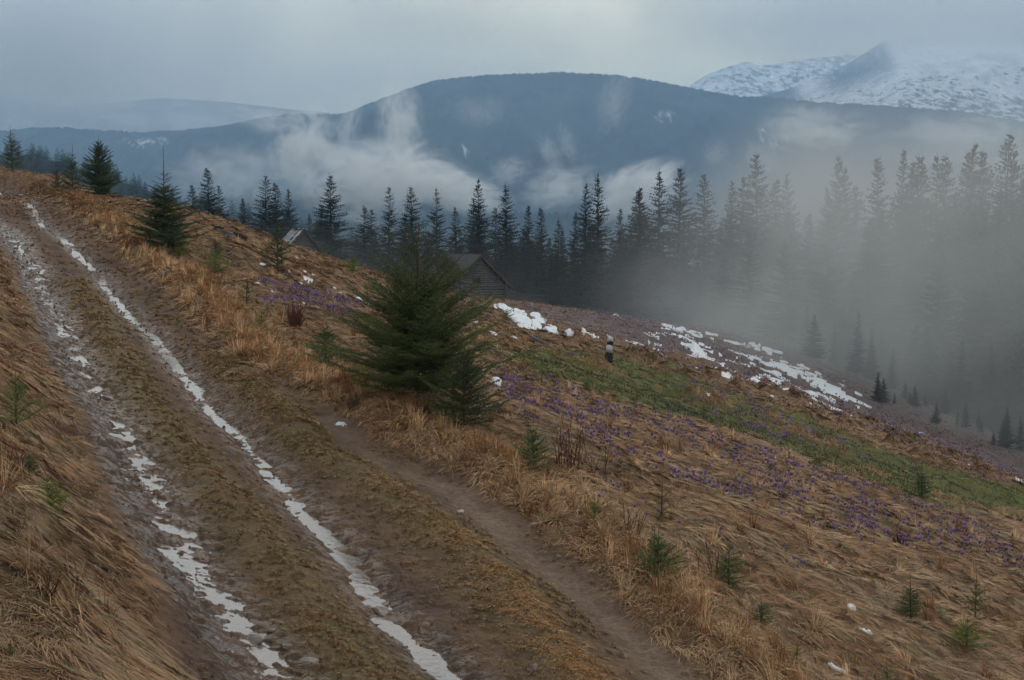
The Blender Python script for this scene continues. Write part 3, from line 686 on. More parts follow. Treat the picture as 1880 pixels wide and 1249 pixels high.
def tall_spruce(h, w, seed, sparse=0., crownbase=.08):
    """forest spruce: whorls of drooping, upturned boughs with hanging sprays"""
    g = np.random.default_rng(seed); V = []; C = []
    z = h * crownbase; n_v = 0; 
    def tri(a, b, c, col): V.append((a, b, c)); C.append(col)
    while z < h * .985:
        t = z / h; L = w * 1.12 * (1 - t) ** .90 * (.75 + .25 * min(1, (t - crownbase) * 6 + .2)) + .12
        L *= 1 + .22 * math.sin(z * 2.1 + seed) * (1 - t)
        n = int(7 + 6 * (1 - t))
        for b in range(n):
            if g.random() < sparse: continue
            az = g.uniform(0, 2 * PI); l = L * g.uniform(.6, 1.22); e0 = -.42 * (1 - t) + .38 * t ** 2 + g.uniform(-.12, .12)
            c = branch_curve(g, z + g.uniform(-.2, .2), az, l, e0, .75 * (1 - t) + .03, 5)
            base = np.array((.020, .030, .020)) * g.uniform(.6, 1.5)
            lat0 = np.array((-math.sin(az), math.cos(az), 0))
            k = max(3, int(l / .28))
            for j in range(k):
                s = (j + .8) / k; q = min(s * 4, 3.99); i = int(q); p = c[i] + (c[i + 1] - c[i]) * (q - i); d = c[i + 1] - c[i]; d = d / np.linalg.norm(d)
                for sd in (-1, 1):
                    ll = (.36 + .26 * l * (1 - s * .75)) * g.uniform(.6, 1.2) * (1 - .66 * t)
                    dd = lat0 * sd * g.uniform(.5, .9) + d * .7 + np.array((0, 0, g.uniform(-.55, .05)))
                    wv = d * (.15 + .08 * ll) * (1 - .5 * t) * g.uniform(.8, 1.4)
                    tri(p - wv, p + wv, p + dd * ll, base * g.uniform(.8, 1.25))
                if s > .25:
                    tri(p - d * .11, p + d * .11, p + np.array((g.uniform(-.1, .1), g.uniform(-.1, .1), -g.uniform(.2, .55) * (1 - t * .6))), base * .8)
            for q_ in range(7 if t < .66 else 4 if t < .82 else 0):
                s_ = g.uniform(.08, .62); i = int(s_ * 4); p = c[i]; sz = g.uniform(.22, .48) * (1 - .8 * t); aa = g.uniform(0, 6.28)
                h_ = np.array((math.cos(aa), math.sin(aa), g.uniform(-.3, .3))) * sz; tri(p - h_, p + h_, p + np.array((g.uniform(-.2, .2), g.uniform(-.2, .2), -1.5 * sz)), base * .75)
            tri(c[-2] - lat0 * .09, c[-2] + lat0 * .09, c[-1] + (c[-1] - c[-2]) * .35, base * 1.2)
        z += (.30 + .20 * (1 - t)) * g.uniform(.8, 1.2) * (h / 22) ** .5
    for k in range(5):
        a = g.uniform(0, 6.28); tri((-.05, 0, h * .96), (.05, 0, h * .96), (0, 0, h * 1.01), np.array((.02, .03, .02)))
    V = np.array(V).reshape(-1, 3); C = np.repeat(np.array(C), 3, 0)
    return V, C
TS = []
for i, (h, w, sp) in enumerate([(22, 5.6, .05), (22, 4.8, .15), (22, 6.2, .2), (22, 4.4, .05), (22, 5.6, .25), (22, 5.2, .0), (22, 4.0, .18), (22, 3.0, .5)]):
    V, C = tall_spruce(h, w, 100 + i, sp)
    me_c = mesh_obj('crown', V, F3=np.arange(len(V)).reshape(-1, 3), mat=M_FOREST, col=C)
    tb = MB(); tb.tube([(0, 0, -1), (0, 0, 8), (0, 0, 21.9)], [.26, .17, .02], 7); me_t = tb.build('trunk', M_FBARK)
    TS.append((me_c.data, me_t.data)); bpy.data.objects.remove(me_c); bpy.data.objects.remove(me_t)
def forest_tree(px, topy, d, v, label, group, zbase=None):
    r = ray(px, topy) * d; zb = H0(r[0:1], r[1:2])[0] if zbase is None else zbase
    h = r[2] - zb
    root = thing('spruce_tree', label, 'spruce tree', (r[0], r[1], zb), random.uniform(0, 6.28), group)
    s = h / 22; sxy = s * random.uniform(.75, 1.22) * (min(1, 20 / h)) ** .4
    root.scale = (sxy, sxy, s); root.rotation_euler[0] = random.gauss(0, .018); root.rotation_euler[1] = random.gauss(0, .018)
    for me, nm in zip(TS[v], ('crown', 'trunk')):
        o = bpy.data.objects.new(nm, me); sc.collection.objects.link(o); o.parent = root
    return h
SKY_T = [(353,337,225,0),(389,307,225,5),(409,340,228,2),(447,362,205,0),(487,322,205,2),(510,335,212,5),(534,344,205,0),(571,392,215,3),(590,374,200,1),(608,319,190,0),
 (664,377,195,2),(680,383,200,4),(711,341,190,4),(737,390,195,1),(759,340,190,1),(799,344,190,4),(839,379,200,3),(867,364,185,5),(881,327,180,3),(909,379,195,4),(933,335,185,6),
 (971,376,190,3),(997,380,185,5),(1025,402,190,6),(1047,387,190,3),(1073,335,180,5),(1099,314,175,6),(1141,380,185,1),(1175,343,175,5),(1181,345,176,0),(1210,310,172,6),(1246,304,168,0),
 (1295,319,168,2),(1340,328,165,1),(1352,321,168,4),(1371,335,172,6),(1400,276,160,0),(1422,327,162,5),(1457,317,160,2),(1507,341,160,5),(1539,281,152,0),(1569,305,158,3),(1582,337,160,4),
 (1623,286,150,3),(1649,271,148,3),(1674,290,152,0),(1685,282,150,1),(1697,280,148,6),(1725,282,152,4),(1740,280,146,0),(1768,261,145,5),(1782,275,150,1),(1797,272,150,6),(1811,272,146,4),(1844,245,140,2),(1869,270,140,0),(1885,262,142,5)]
ORD = 'first second third fourth fifth sixth seventh eighth ninth tenth'.split()
def ordinal(n):
    tens = {1: 'tw', }
    W = ['zero','first','second','third','fourth','fifth','sixth','seventh','eighth','ninth','tenth','eleventh','twelfth','thirteenth','fourteenth','fifteenth','sixteenth','seventeenth','eighteenth','nineteenth']
    if n < 20: return W[n]
    T = {2: 'twent', 3: 'thirt', 4: 'fort', 5: 'fift'}
    return T[n // 10] + 'ieth' if n % 10 == 0 else T[n // 10] + 'y-' + W[n % 10]
LOOK = ['dark full-crowned', 'dark open-branched', 'broad loose-branched', 'narrow spire-shaped', 'thin see-through', 'dense cone-shaped', 'very slender ragged']
for i, (px, ty, d, v) in enumerate(SKY_T):
    fogn = 'clear against the hill' if px < 1300 else 'half veiled by fog'
    forest_tree(px, ty, d, v, f'{LOOK[v]} spruce {fogn}, {ordinal(i + 1)} treetop from the left', 'spruces of the forest edge skyline')
for i in range(205):          # the trees under and between the skyline tips
    px = random.uniform(330, 1920); u = (px - 330) / 1590; top = np.interp(px, [330, 600, 900, 1200, 1500, 1900], [395, 425, 418, 392, 372, 330]) + random.uniform(0, 95)
    d = np.interp(px, [330, 1000, 1900], [215, 178, 135]) + random.uniform(-12, 26)
    forest_tree(px, top, d, random.choice((0, 1, 2, 3, 4, 5, 5, 6, 3, 0, 7)), 'dark spruce merging into the mass of the forest below the skyline tips', 'spruces massed in the forest below the skyline')
for i, (px, ty, d, v) in enumerate([(1700,600,124,5),(1745,655,122,2),(1530,640,126,5),(1640,640,124,3),(1600,600,128,0),(1480,560,138,5),(1560,560,132,2),(1820,630,120,5),(1870,610,118,0),(1780,680,119,4)] + [(1500 + 21 * k + random.uniform(-12, 12), 560 + 5.2 * k + random.uniform(-30, 70), random.uniform(117, 134), k % 7) for k in range(19)] + [(1610 + 15 * k + random.uniform(-8, 8), 668 + 6.5 * k + random.uniform(-30, 40), random.uniform(100, 112), (5, 0, 3, 2)[k % 4]) for k in range(20)]):
    forest_tree(px, ty, d, v, 'low dark spruce ghosting through the fog at the meadow edge' if i < 29 else f'small spruce at the near rim of the far right meadow edge, {ordinal(i - 28)} from the left', 'low spruces in the fog at the meadow edge')
# far-off wood on the shoulder (reads as one mass)
def far_wood():
    Vs = []; Cs = []; g = np.random.default_rng(5); pm = np.array(P_M, float)
    base, colr = tall_spruce(22, 7.5, 300, .2); sel = g.random(len(base) // 3) < .7; base = base.reshape(-1, 3, 3)[sel]; colr = colr.reshape(-1, 3, 3)[sel]
    for i in range(330):
        px = g.uniform(-30, 640); py = np.interp(px, pm[:, 0], pm[:, 1]); d = 800 - g.uniform(-30, 60); p = ray(px, py) * 800; s = g.uniform(.45, .95)
        z = p[2] - 9 - abs(d - 800) * .3 * (d < 800); Vs.append(base * (s, s, s) + (p[0], d, z - 2)); Cs.append(colr)
    V = np.concatenate(Vs).reshape(-1, 3); C = np.concatenate(Cs).reshape(-1, 3)
    tag(mesh_obj('distant_forest', V, F3=np.arange(len(V)).reshape(-1, 3), mat=M_FOREST, col=C), 'distant conifer wood along the shoulder behind the left spruces', 'forest', kind='stuff')
far_wood()

# ------------------------------------------------------------------ huts
def hut(name, label, P, yaw, wid, ln, eave, rise, ruined=False):
    root = thing(name, label, 'log hut', tuple(P), yaw)      # local: gable wall on -y side, ridge along y
    hw, hl = wid / 2, ln / 2
    wl = MB(); r = .12; nlog = int(eave / (2 * r * .95))
    for i in range(-2, nlog):
        z = r + i * 2 * r * .95; j = .05 * rng.random()
        for sy in (-1, 1): wl.tube([(-hw - .22 - j, sy * hl, z), (0, sy * hl + rng.uniform(-.02, .02), z), (hw + .22 + j, sy * hl, z)], [r * .95, r, r * .93], 7)
        for sx in (-1, 1): wl.tube([(sx * hw, -hl - .22, z + r * .9), (sx * hw, hl + .22, z + r * .9)], [r, r * .95], 7)
    wl.build('log_wall', M_WOOD, root, True)
    ga = MB(); gb = MB(); k = 0; z = nlog * 2 * r * .95 + r * .5; bh = .2
    while z < eave + rise - .1:
        w2 = hw * (1 - (z - eave) / rise) - .02
        if w2 < .1: break
        ga.tube([(-w2, -hl, z), (0, -hl + rng.uniform(-.02, .02), z), (w2, -hl, z)], bh * .5, 7); gb.tube([(-w2, hl, z), (w2, hl, z)], bh * .5, 7); z += bh * .96; k += 1
    ga.build('gable_logs', M_WOOD, root, True); gb.build('gable_logs', M_WOOD, root, True)
    wn = MB(); wn.box((-.35, -hl - .16, eave + .25), (.27, 0, 0), (0, .05, 0), (0, 0, .22)); w = wn.build('window', M_BLACK, root)
    fr = MB()
    for a, b in (((-.35, eave + .49), (.33, .025)), ((-.35, eave + .01), (.33, .025)), ((-.65, eave + .25), (.025, .22)), ((-.05, eave + .25), (.025, .22))):
        fr.box((a[0], -hl - .17, a[1]), (b[0], 0, 0), (0, .055, 0), (0, 0, b[1]))
    fr.build('window_frame', M_WOOD_D, w)
    # roof: rows of long shingle boards on each slope with ragged ends
    over = .35; sl = math.hypot(hw, rise); ux, uz = hw / sl, rise / sl
    for sx in (-1, 1):
        if ruined and sx < 0:
            for i in range(11):
                y = -hl - .2 + i * (ln + .4) / 10; rf = MB(); a = np.array((.25 * rng.random() + .1, y, eave + rise + .25 * rng.random())); e = np.array((-(hw + .3) * rng.uniform(.75, 1.1), y + rng.uniform(-.7, .7), eave - .2 + rng.uniform(-.1, .35)))
                rf.tube([a, (a + e) / 2 + rng.uniform(-.08, .08, 3), e], [.06, .05, .035], 6, jit=.15); rf.build('rafter', M_PALE, root)
            for i in range(4):
                rf = MB(); z = eave + rise * (.1 + .22 * i); x = -hw * (1 - (z - eave) / rise) - .08; rf.tube([(x - .1, -hl - .4, z + .08), (x, 0, z - .05), (x + .1, hl * rng.uniform(.2, 1), z + .1)], [.04, .045, .03], 5, jit=.15); rf.build('batten', M_PALE, root)
            continue
        rf = MB(); n = int((ln + 2 * over) / .24)
        for i in range(n):
            if ruined and sx < 0 and rng.random() < .74: continue
            y = -hl - over + (i + .5) * .24
            for seg in range(3):
                a = -.05 + seg * (sl + .55) / 3; b = a + (sl + .55) / 3 * 1.12 + rng.uniform(-.06, .06)
                if ruined and rng.random() < .3: continue
                m = (a + b) / 2; off = .07 + .018 * (2 - seg) + rng.uniform(0, .02)
                c = np.array((sx * ux * m + sx * uz * off, y, eave + rise - uz * m + ux * off))
                rf.box(c, np.array((sx * ux, 0, -uz)) * (b - a) / 2, (rng.uniform(-.01, .01), .113, 0), np.array((sx * uz, 0, ux)) * .016)
        rf.build('roof', M_PALE if ruined and sx < 0 else M_ROOF, root)
    for sx in (-1, 1):
        for sy in (-1, 1):
            bb = MB()
            a = np.array((sx * .0, sy * (hl + over + .03), eave + rise + .02)); b = np.array((sx * (hw + .42), sy * (hl + over + .03), eave - .42 * rise / hw + .02)); m = (a + b) / 2
            bb.box(m, (b - a) / 2, (0, .025, 0), np.array((sx * uz, 0, ux)) * .09); bb.build('barge_board', M_WOOD_D, root)
    rg = MB(); rg.tube([(0, -hl - over, eave + rise + .1), (0, hl + over, eave + rise + .08)], [.07, .06], 6); rg.build('ridge_pole', M_WOOD_D, root)
    return root
p = ray(885, 549) * 122; zc = HF(p[0:1], p[1:2])[0]
yaw = R(24)
hut('log_hut', 'weathered grey log hut with gable roof and small dark window', (p[0] - 1.6, p[1] + 3.2, zc - .15), yaw, 4.9, 7.0, 1.45, 2.35)
p = ray(548, 462) * 150
hut('ruined_hut', 'small grey hut with bleached broken rafters on its roof, behind the hill crest', (p[0] , p[1], p[2] - 1.6), R(24), 3.9, 4.6, 1.5, 2.3, True)

# collapsed rail fence right of the hut
def rail_fence(root, pts, n_rail, hgt):
    for x, y in pts:
        z = HF(np.array([x]), np.array([y]))[0]; m = MB(); m.tube([(x, y, z - .3), (x + .04, y, z + hgt * random.uniform(.85, 1.1))], [.06, .045], 6, jit=.1); m.build('post', M_WOOD, root)
    for a, b in zip(pts[:-1], pts[1:]):
        za = HF(np.array([a[0]]), np.array([a[1]]))[0]; zb2 = HF(np.array([b[0]]), np.array([b[1]]))[0]
        for k in range(n_rail):
            h1 = hgt * (k + .6) / n_rail + random.uniform(-.06, .06); h2 = hgt * (k + .6) / n_rail + random.uniform(-.15, .08)
            m = MB(); m.tube([(a[0] - .2, a[1] - .07, za + h1), (b[0] + .2, b[1] - .07, zb2 + h2)], [.05, .04], 6, jit=.1); m.build('rail', M_WOOD, root)
random.seed(9)
q = ray(962, 553) * 122
rt_ = thing('rail_fence', 'sagging grey pole fence just right of the log hut', 'fence'); rail_fence(rt_, [(q[0] - 1.0, q[1]), (q[0] + .4, q[1] - .2), (q[0] + 1.5, q[1] - .3)], 4, 1.0)
q = unproject(835, 540, HF)[0]
rt_ = thing('rail_fence', 'leaning pole rails between the largest spruce and the log hut', 'fence'); rail_fence(rt_, [(q[0] - 1.4, q[1] + 1.5), (q[0] + .3, q[1]), (q[0] + 1.5, q[1] - .6)], 3, 1.1)

# pale and black post standing in the meadow
q = unproject(1118, 662, HF)[0]
rt_ = thing('charred_stump', 'slim black and white weathered stump standing on the brown knoll', 'stump', tuple(q)); rt_.scale = (1.25, 1.25, 1.25)
m = MB(); m.tube([(0, 0, -.2), (0, 0, .22), (.02, 0, .3)], [.17, .15, .12], 10, jit=.12); m.build('base', M_BLACK, rt_, True)
m = MB(); m.tube([(.02, 0, .29), (.0, 0, .5), (.03, 0, .58)], [.11, .13, .08], 9, jit=.15); m.build('stem', M_PALE, rt_, True)
m = MB(); m.tube([(.03, 0, .57), (.05, 0, .63), (.02, 0, .7)], [.09, .13, .09], 9, jit=.15); m.build('collar', M_BLACK, rt_, True)
m = MB(); m.tube([(.02, 0, .69), (.05, 0, .82), (.0, 0, .9)], [.08, .10, .03], 9, jit=.25); m.tube([(.03, 0, .8), (-.1, 0, .98)], [.04, .01], 5); m.build('tip', M_PALE, rt_, True)

# logs on the hillside
def log(px0, py0, px1, py1, r, mat, label, lift=.6):
    a = unproject(px0, py0, HF)[0]; b = unproject(px1, py1, HF)[0]; b[1] = a[1] + (b[1] - a[1]) * .3; b[2] = HF(b[0:1], b[1:2])[0]
    m = MB(); m.tube([a + (0, 0, r * lift), (a + b) / 2 + (0, 0, r * lift + .03), b + (0, 0, r * lift)], [r, r * 1.1, r * .8], 9, jit=.12)
    m.tube([(a + b) / 2, (a + b) / 2 + (.1, 0, r * 2.6)], [r * .3, r * .1], 5)
    tag(m.build('fallen_log', mat, smooth=True), label, 'log', 'old logs lying on the hillside')
log(398, 424, 432, 436, .08, M_WOOD, 'grey log lying along the left hill crest')
log(428, 432, 454, 441, .10, M_BLACK, 'black charred log end at the right end of the crest log')
log(392, 421, 412, 424, .09, M_BLACK, 'short black log at the left end of the crest log')
log(975, 622, 1010, 640, .10, M_WOOD, 'thin grey log in the brown grass below the snow patches')
log(1045, 655, 1066, 668, .13, M_WOOD_D, 'dark rotten log left of the charred stump')
log(1600, 862, 1640, 872, .05, M_WOOD_D, 'dark branch lying in the green hollow')

# stones on the track
def stone(px, py, w, h, seed, label, mat=None):
    p = unproject(px, py, HF)[0]; g = np.random.default_rng(seed); import bmesh
    bm = bmesh.new(); bmesh.ops.create_icosphere(bm, subdivisions=3, radius=1)
    W = size_at(w, p[1]) / 2; Hh = size_at(h, p[1]) * .6
    pl = [(g.normal(size=3), g.uniform(.55, .85)) for _ in range(9)]
    for v in bm.verts:
        c = np.array(v.co)
        for nrm, lim in pl:
            nn = nrm / np.linalg.norm(nrm); e = c @ nn - lim
            if e > 0: c = c - nn * e
        c += .03 * g.normal(size=3); v.co = (c[0] * W, c[1] * W * .8, c[2] * Hh)
    me = bpy.data.meshes.new('stone'); bm.to_mesh(me); bm.free(); me.materials.append(mat or M_STONE)
    o = bpy.data.objects.new('stone', me); sc.collection.objects.link(o); o.location = (p[0], p[1], p[2] + Hh * .25); o.rotation_euler = (g.uniform(-.2, .2), g.uniform(-.2, .2), g.uniform(-.4, .4))
    tag(o, label, 'stone', 'stones and clods on the track')
for i, a_ in enumerate([(700,1126,44,14,'flat stone lying across the end of the long puddle'),(708,1112,24,9,'smaller stone just above the flat stone in the puddle'),
 (466,1178,42,14,'long flat stone in the left track near the bottom'),(563,1219,46,15,'flat slab right of the left track near the bottom edge'),
 (978,1232,24,22,'reddish upright stone near the bottom edge'),(1050,1107,14,8,'small dark stone on the footpath'),(196,733,22,9,'dark stone in the left track'),
 (225,634,14,8,'square clod on the grassy middle strip'),(525,1188,26,12,'broken dark rock between the tracks near the bottom'),(500,1160,20,8,'thin rock just above the broken dark one'),
 (255,826,16,7,'small clod at the edge of the middle strip'),(322,1105,14,7,'small stone at the left edge of the lower track'),(37,360,14,5,'dark stone in the far puddle at the bend'),
 (846,941,16,8,'pale quartz stone on the footpath'),(1005,700,0,0,'')]):
    if a_[2]: stone(*a_[:4], 40 + i, a_[4], plain_mat('pale_stone', (.33, .31, .28)) if i == 13 else None)
# uncountable small clods
def clods(n=2200):
    g = np.random.default_rng(77); V = []; F = []; s = g.random(n); k = g.random(n)
    Ls = [RUT_L, RUT_R]; pts = []
    for i in range(n):
        L = Ls[0] if k[i] < .6 else Ls[1]; j = int(g.random() ** .8 * (len(L) - 2)); p = L[j] + (L[j + 1] - L[j]) * g.random() + g.normal(size=2) * (.5 if k[i] < .6 else .35); pts.append(p)
    pts = np.array(pts); z = HF(pts[:, 0], pts[:, 1]); r = np.hypot(pts[:, 0], pts[:, 1])
    o = np.array([(1,0,0),(-1,0,0),(0,1,0),(0,-1,0),(0,0,1),(0,0,-1)], float); f = np.array([(0,2,4),(2,1,4),(1,3,4),(3,0,4),(2,0,5),(1,2,5),(3,1,5),(0,3,5)])
    sz = g.uniform(.005, .02, n) ** 1.0 * (r / 20).clip(.8, 2.2)
    q = o[None] * sz[:, None, None] * g.uniform(.6, 1.4, (n, 6, 3)); q += np.stack([pts[:, 0], pts[:, 1], z + sz * .3], -1)[:, None]
    V = q.reshape(-1, 3); F = (f[None] + (np.arange(n) * 6)[:, None, None]).reshape(-1, 3)
    tag(mesh_obj('mud_clods', V, F3=F, mat=M_CLOD), 'small clods of mud thrown up along the ruts', 'mud', kind='stuff')
clods()

# bare twig bushes
def twig_bush(px, py, hp, n, seed, label, spread=.5, mat=None):
    p = unproject(px, py, HF)[0]; g = np.random.default_rng(seed); h = size_at(hp, p[1]); m = MB()
    for i in range(n):
        a = g.uniform(0, 6.28); l = h * g.uniform(.45, 1.05); tilt = g.uniform(.0, spread); q = np.array((g.normal() * .12 * h, g.normal() * .1 * h, -.05)); c = [q.copy()]; d = np.array((math.cos(a) * tilt, math.sin(a) * tilt, 1)); d /= np.linalg.norm(d)
        for k in range(4): d = d + g.normal(size=3) * .08; d /= np.linalg.norm(d); c.append(c[-1] + d * l / 4)
        m.tube(c, np.linspace(.006, .0025, 5) * max(1, p[1] / 20), 4, False)
        for k in range(int(g.integers(1, 5))):
            b = c[1 + int(g.integers(0, 3))]; dd = d + g.normal(size=3) * .5; dd /= np.linalg.norm(dd); m.tube([b, b + dd * l * g.uniform(.12, .35)], [.004, .002], 4, False)
    o = m.build('twig_bush', mat or M_TWIG); o.location = tuple(p); tag(o, label, 'bush', 'leafless bushes in the grass'); return o
twig_bush(1045, 868, 110, 22, 1, 'tall leafless reddish bush beside the dark green sapling', .35)
twig_bush(1100, 880, 130, 5, 2, 'few long bare stems leaning right of the tall leafless bush', .5)
twig_bush(540, 600, 50, 90, 3, 'dense rust-red shrub left of the largest spruce', .7)
twig_bush(1160, 985, 70, 14, 4, 'straw coloured dead stems right of the bright low sapling', .5, M_BARK)
twig_bush(780, 765, 42, 60, 5, 'low dark red heather-like shrub below the largest spruce', 1.2)
twig_bush(650, 752, 38, 50, 9, 'dark brown low shrub at the foot of the largest spruce', 1.0, M_BARK)
twig_bush(90, 1090, 70, 12, 6, 'thin dark red stems on the straw bank', 1.0)
twig_bush(28, 860, 60, 12, 7, 'bare red stems at the left edge on the bank', .8)
twig_bush(1650, 1000, 40, 25, 8, 'rusty dry bush on the little scarp in the crocus meadow', .7)
twig_bush(1310, 1060, 90, 9, 13, 'thin reddish stems leaning in the grass hollow', .9)
twig_bush(870, 500, 0.01, 1, 14, 'x') if False else None

# brown-green juniper beside the hut
def juniper(px, py, d, w, h, seed, label, c0=(.04, .045, .018), c1=(.09, .085, .03)):
    g = np.random.default_rng(seed); v = ray(px, py) * d; P = np.array([v[0], v[1], HF(v[0:1], v[1:2])[0]]); P0 = []; P1 = []
    root = thing('juniper_bush', label, 'bush', tuple(P)); tr = MB()
    for i in range(90):
        a = g.uniform(0, 6.28); u = g.random() ** .5; e = np.array((math.cos(a) * u * w, math.sin(a) * u * w, h * (.35 + .65 * math.sqrt(1 - u * u) * g.uniform(.75, 1.05)))); b = e * (.35, .35, .35)
        tr.tube([(0, 0, 0), b, e], [.03, .02, .006], 4, False)
        for k in range(16):
            s = e * g.uniform(.55, 1) + g.normal(size=3) * .09; P0.append(s); P1.append(s + g.normal(size=3) * .1 + (0, 0, .14))
    tr.build('stems', M_BARK, root); V, F, C = needles(P0, P1, [.07] * len(P0), 90, .012, seed, c0, c1); mesh_obj('foliage', V, F3=F, mat=M_NEEDLE, parent=root, col=C)
juniper(818, 528, 112, 1.25, 3.0, 5, 'olive brown rounded bush in front of the log hut roof')

# ------------------------------------------------------------------ grass
def grass_blades(name, label, root_xy, nb, length, lean_dir, lean_amt, up, spread, width, colA, seed, droop=1.0, radial=.5, r0=.06):
    """tufts of curved blades; every array is per tuft"""
    g = np.random.default_rng(seed); idx = np.repeat(np.arange(len(root_xy)), nb); n = len(idx)
    ang = g.uniform(0, 2 * PI, n); rad = g.random(n) ** .5
    cx = root_xy[idx, 0] + np.cos(ang) * rad * r0 * (length[idx] / .3); cyy = root_xy[idx, 1] + np.sin(ang) * rad * r0 * (length[idx] / .3)
    zr = HF(root_xy[:, 0], root_xy[:, 1])[idx]
    L = length[idx] * g.uniform(.55, 1.15, n)
    la = lean_dir[idx] + g.normal(size=n) * spread
    dx = np.cos(la) * lean_amt[idx] + np.cos(ang) * radial * g.uniform(.3, 1, n); dy = np.sin(la) * lean_amt[idx] + np.sin(ang) * radial * g.uniform(.3, 1, n)
    up_ = up[idx] * g.uniform(.6, 1.2, n)
    nrm = np.sqrt(dx ** 2 + dy ** 2 + up_ ** 2); dx /= nrm; dy /= nrm; up_ /= nrm
    # horizontal unit for side vector
    hl = np.hypot(dx, dy) + 1e-6; sx, sy = -dy / hl, dx / hl; tw = g.uniform(-.6, .6, n); 
    w = width[idx] * g.uniform(.6, 1.3, n)
    pts = []; dr = droop * g.uniform(.5, 1.3, n)
    slope_x = (HF(root_xy[:, 0] + .15, root_xy[:, 1]) - HF(root_xy[:, 0] - .15, root_xy[:, 1]))[idx] / .3
    slope_y = (HF(root_xy[:, 0], root_xy[:, 1] + .15) - HF(root_xy[:, 0], root_xy[:, 1] - .15))[idx] / .3
    for k, t in enumerate((0., .38, .72, 1.)):
        x = cx + dx * L * t * (1 + .15 * t); y = cyy + dy * L * t * (1 + .15 * t)
        z = zr + (x - root_xy[idx, 0]) * slope_x.clip(-.7, .7) + (y - root_xy[idx, 1]) * slope_y.clip(-.7, .7) + up_ * L * t - dr * L * .75 * t * t * (hl / 1.0)
        z = np.maximum(z, zr + (x - root_xy[idx, 0]) * slope_x.clip(-.7, .7) + (y - root_xy[idx, 1]) * slope_y.clip(-.7, .7) + .012 + .02 * t) - (.02 if k == 0 else 0)
        pts.append((x, y, z))
    W = [w, w * .85, w * .55]
    vs = []
    for k in range(3):
        x, y, z = pts[k]; vs.append(np.stack([x - sx * W[k], y - sy * W[k], z - tw * W[k]], -1)); vs.append(np.stack([x + sx * W[k], y + sy * W[k], z + tw * W[k]], -1))
    vs.append(np.stack(pts[3], -1))
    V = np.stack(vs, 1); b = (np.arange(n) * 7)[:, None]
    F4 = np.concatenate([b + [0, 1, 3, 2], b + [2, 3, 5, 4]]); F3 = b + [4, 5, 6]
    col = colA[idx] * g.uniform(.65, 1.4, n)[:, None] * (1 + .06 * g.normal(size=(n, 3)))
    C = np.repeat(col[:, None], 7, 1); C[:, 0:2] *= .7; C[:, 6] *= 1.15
    return V.reshape(-1, 3), F3, F4, C.reshape(-1, 3).clip(.003, .9)
def scatter(n, r0, r1, seed, amax=23.5, pw=1.5):
    """area points whose density falls with distance"""
    g = np.random.default_rng(seed); u = g.random(n); e = 2 - pw
    r = (r0 ** e + u * (r1 ** e - r0 ** e)) ** (1 / e) if abs(e) > 1e-6 else r0 * (r1 / r0) ** u
    a = R(1) * g.uniform(-amax, amax, n); return np.stack([r * np.sin(a), r * np.cos(a)], -1)
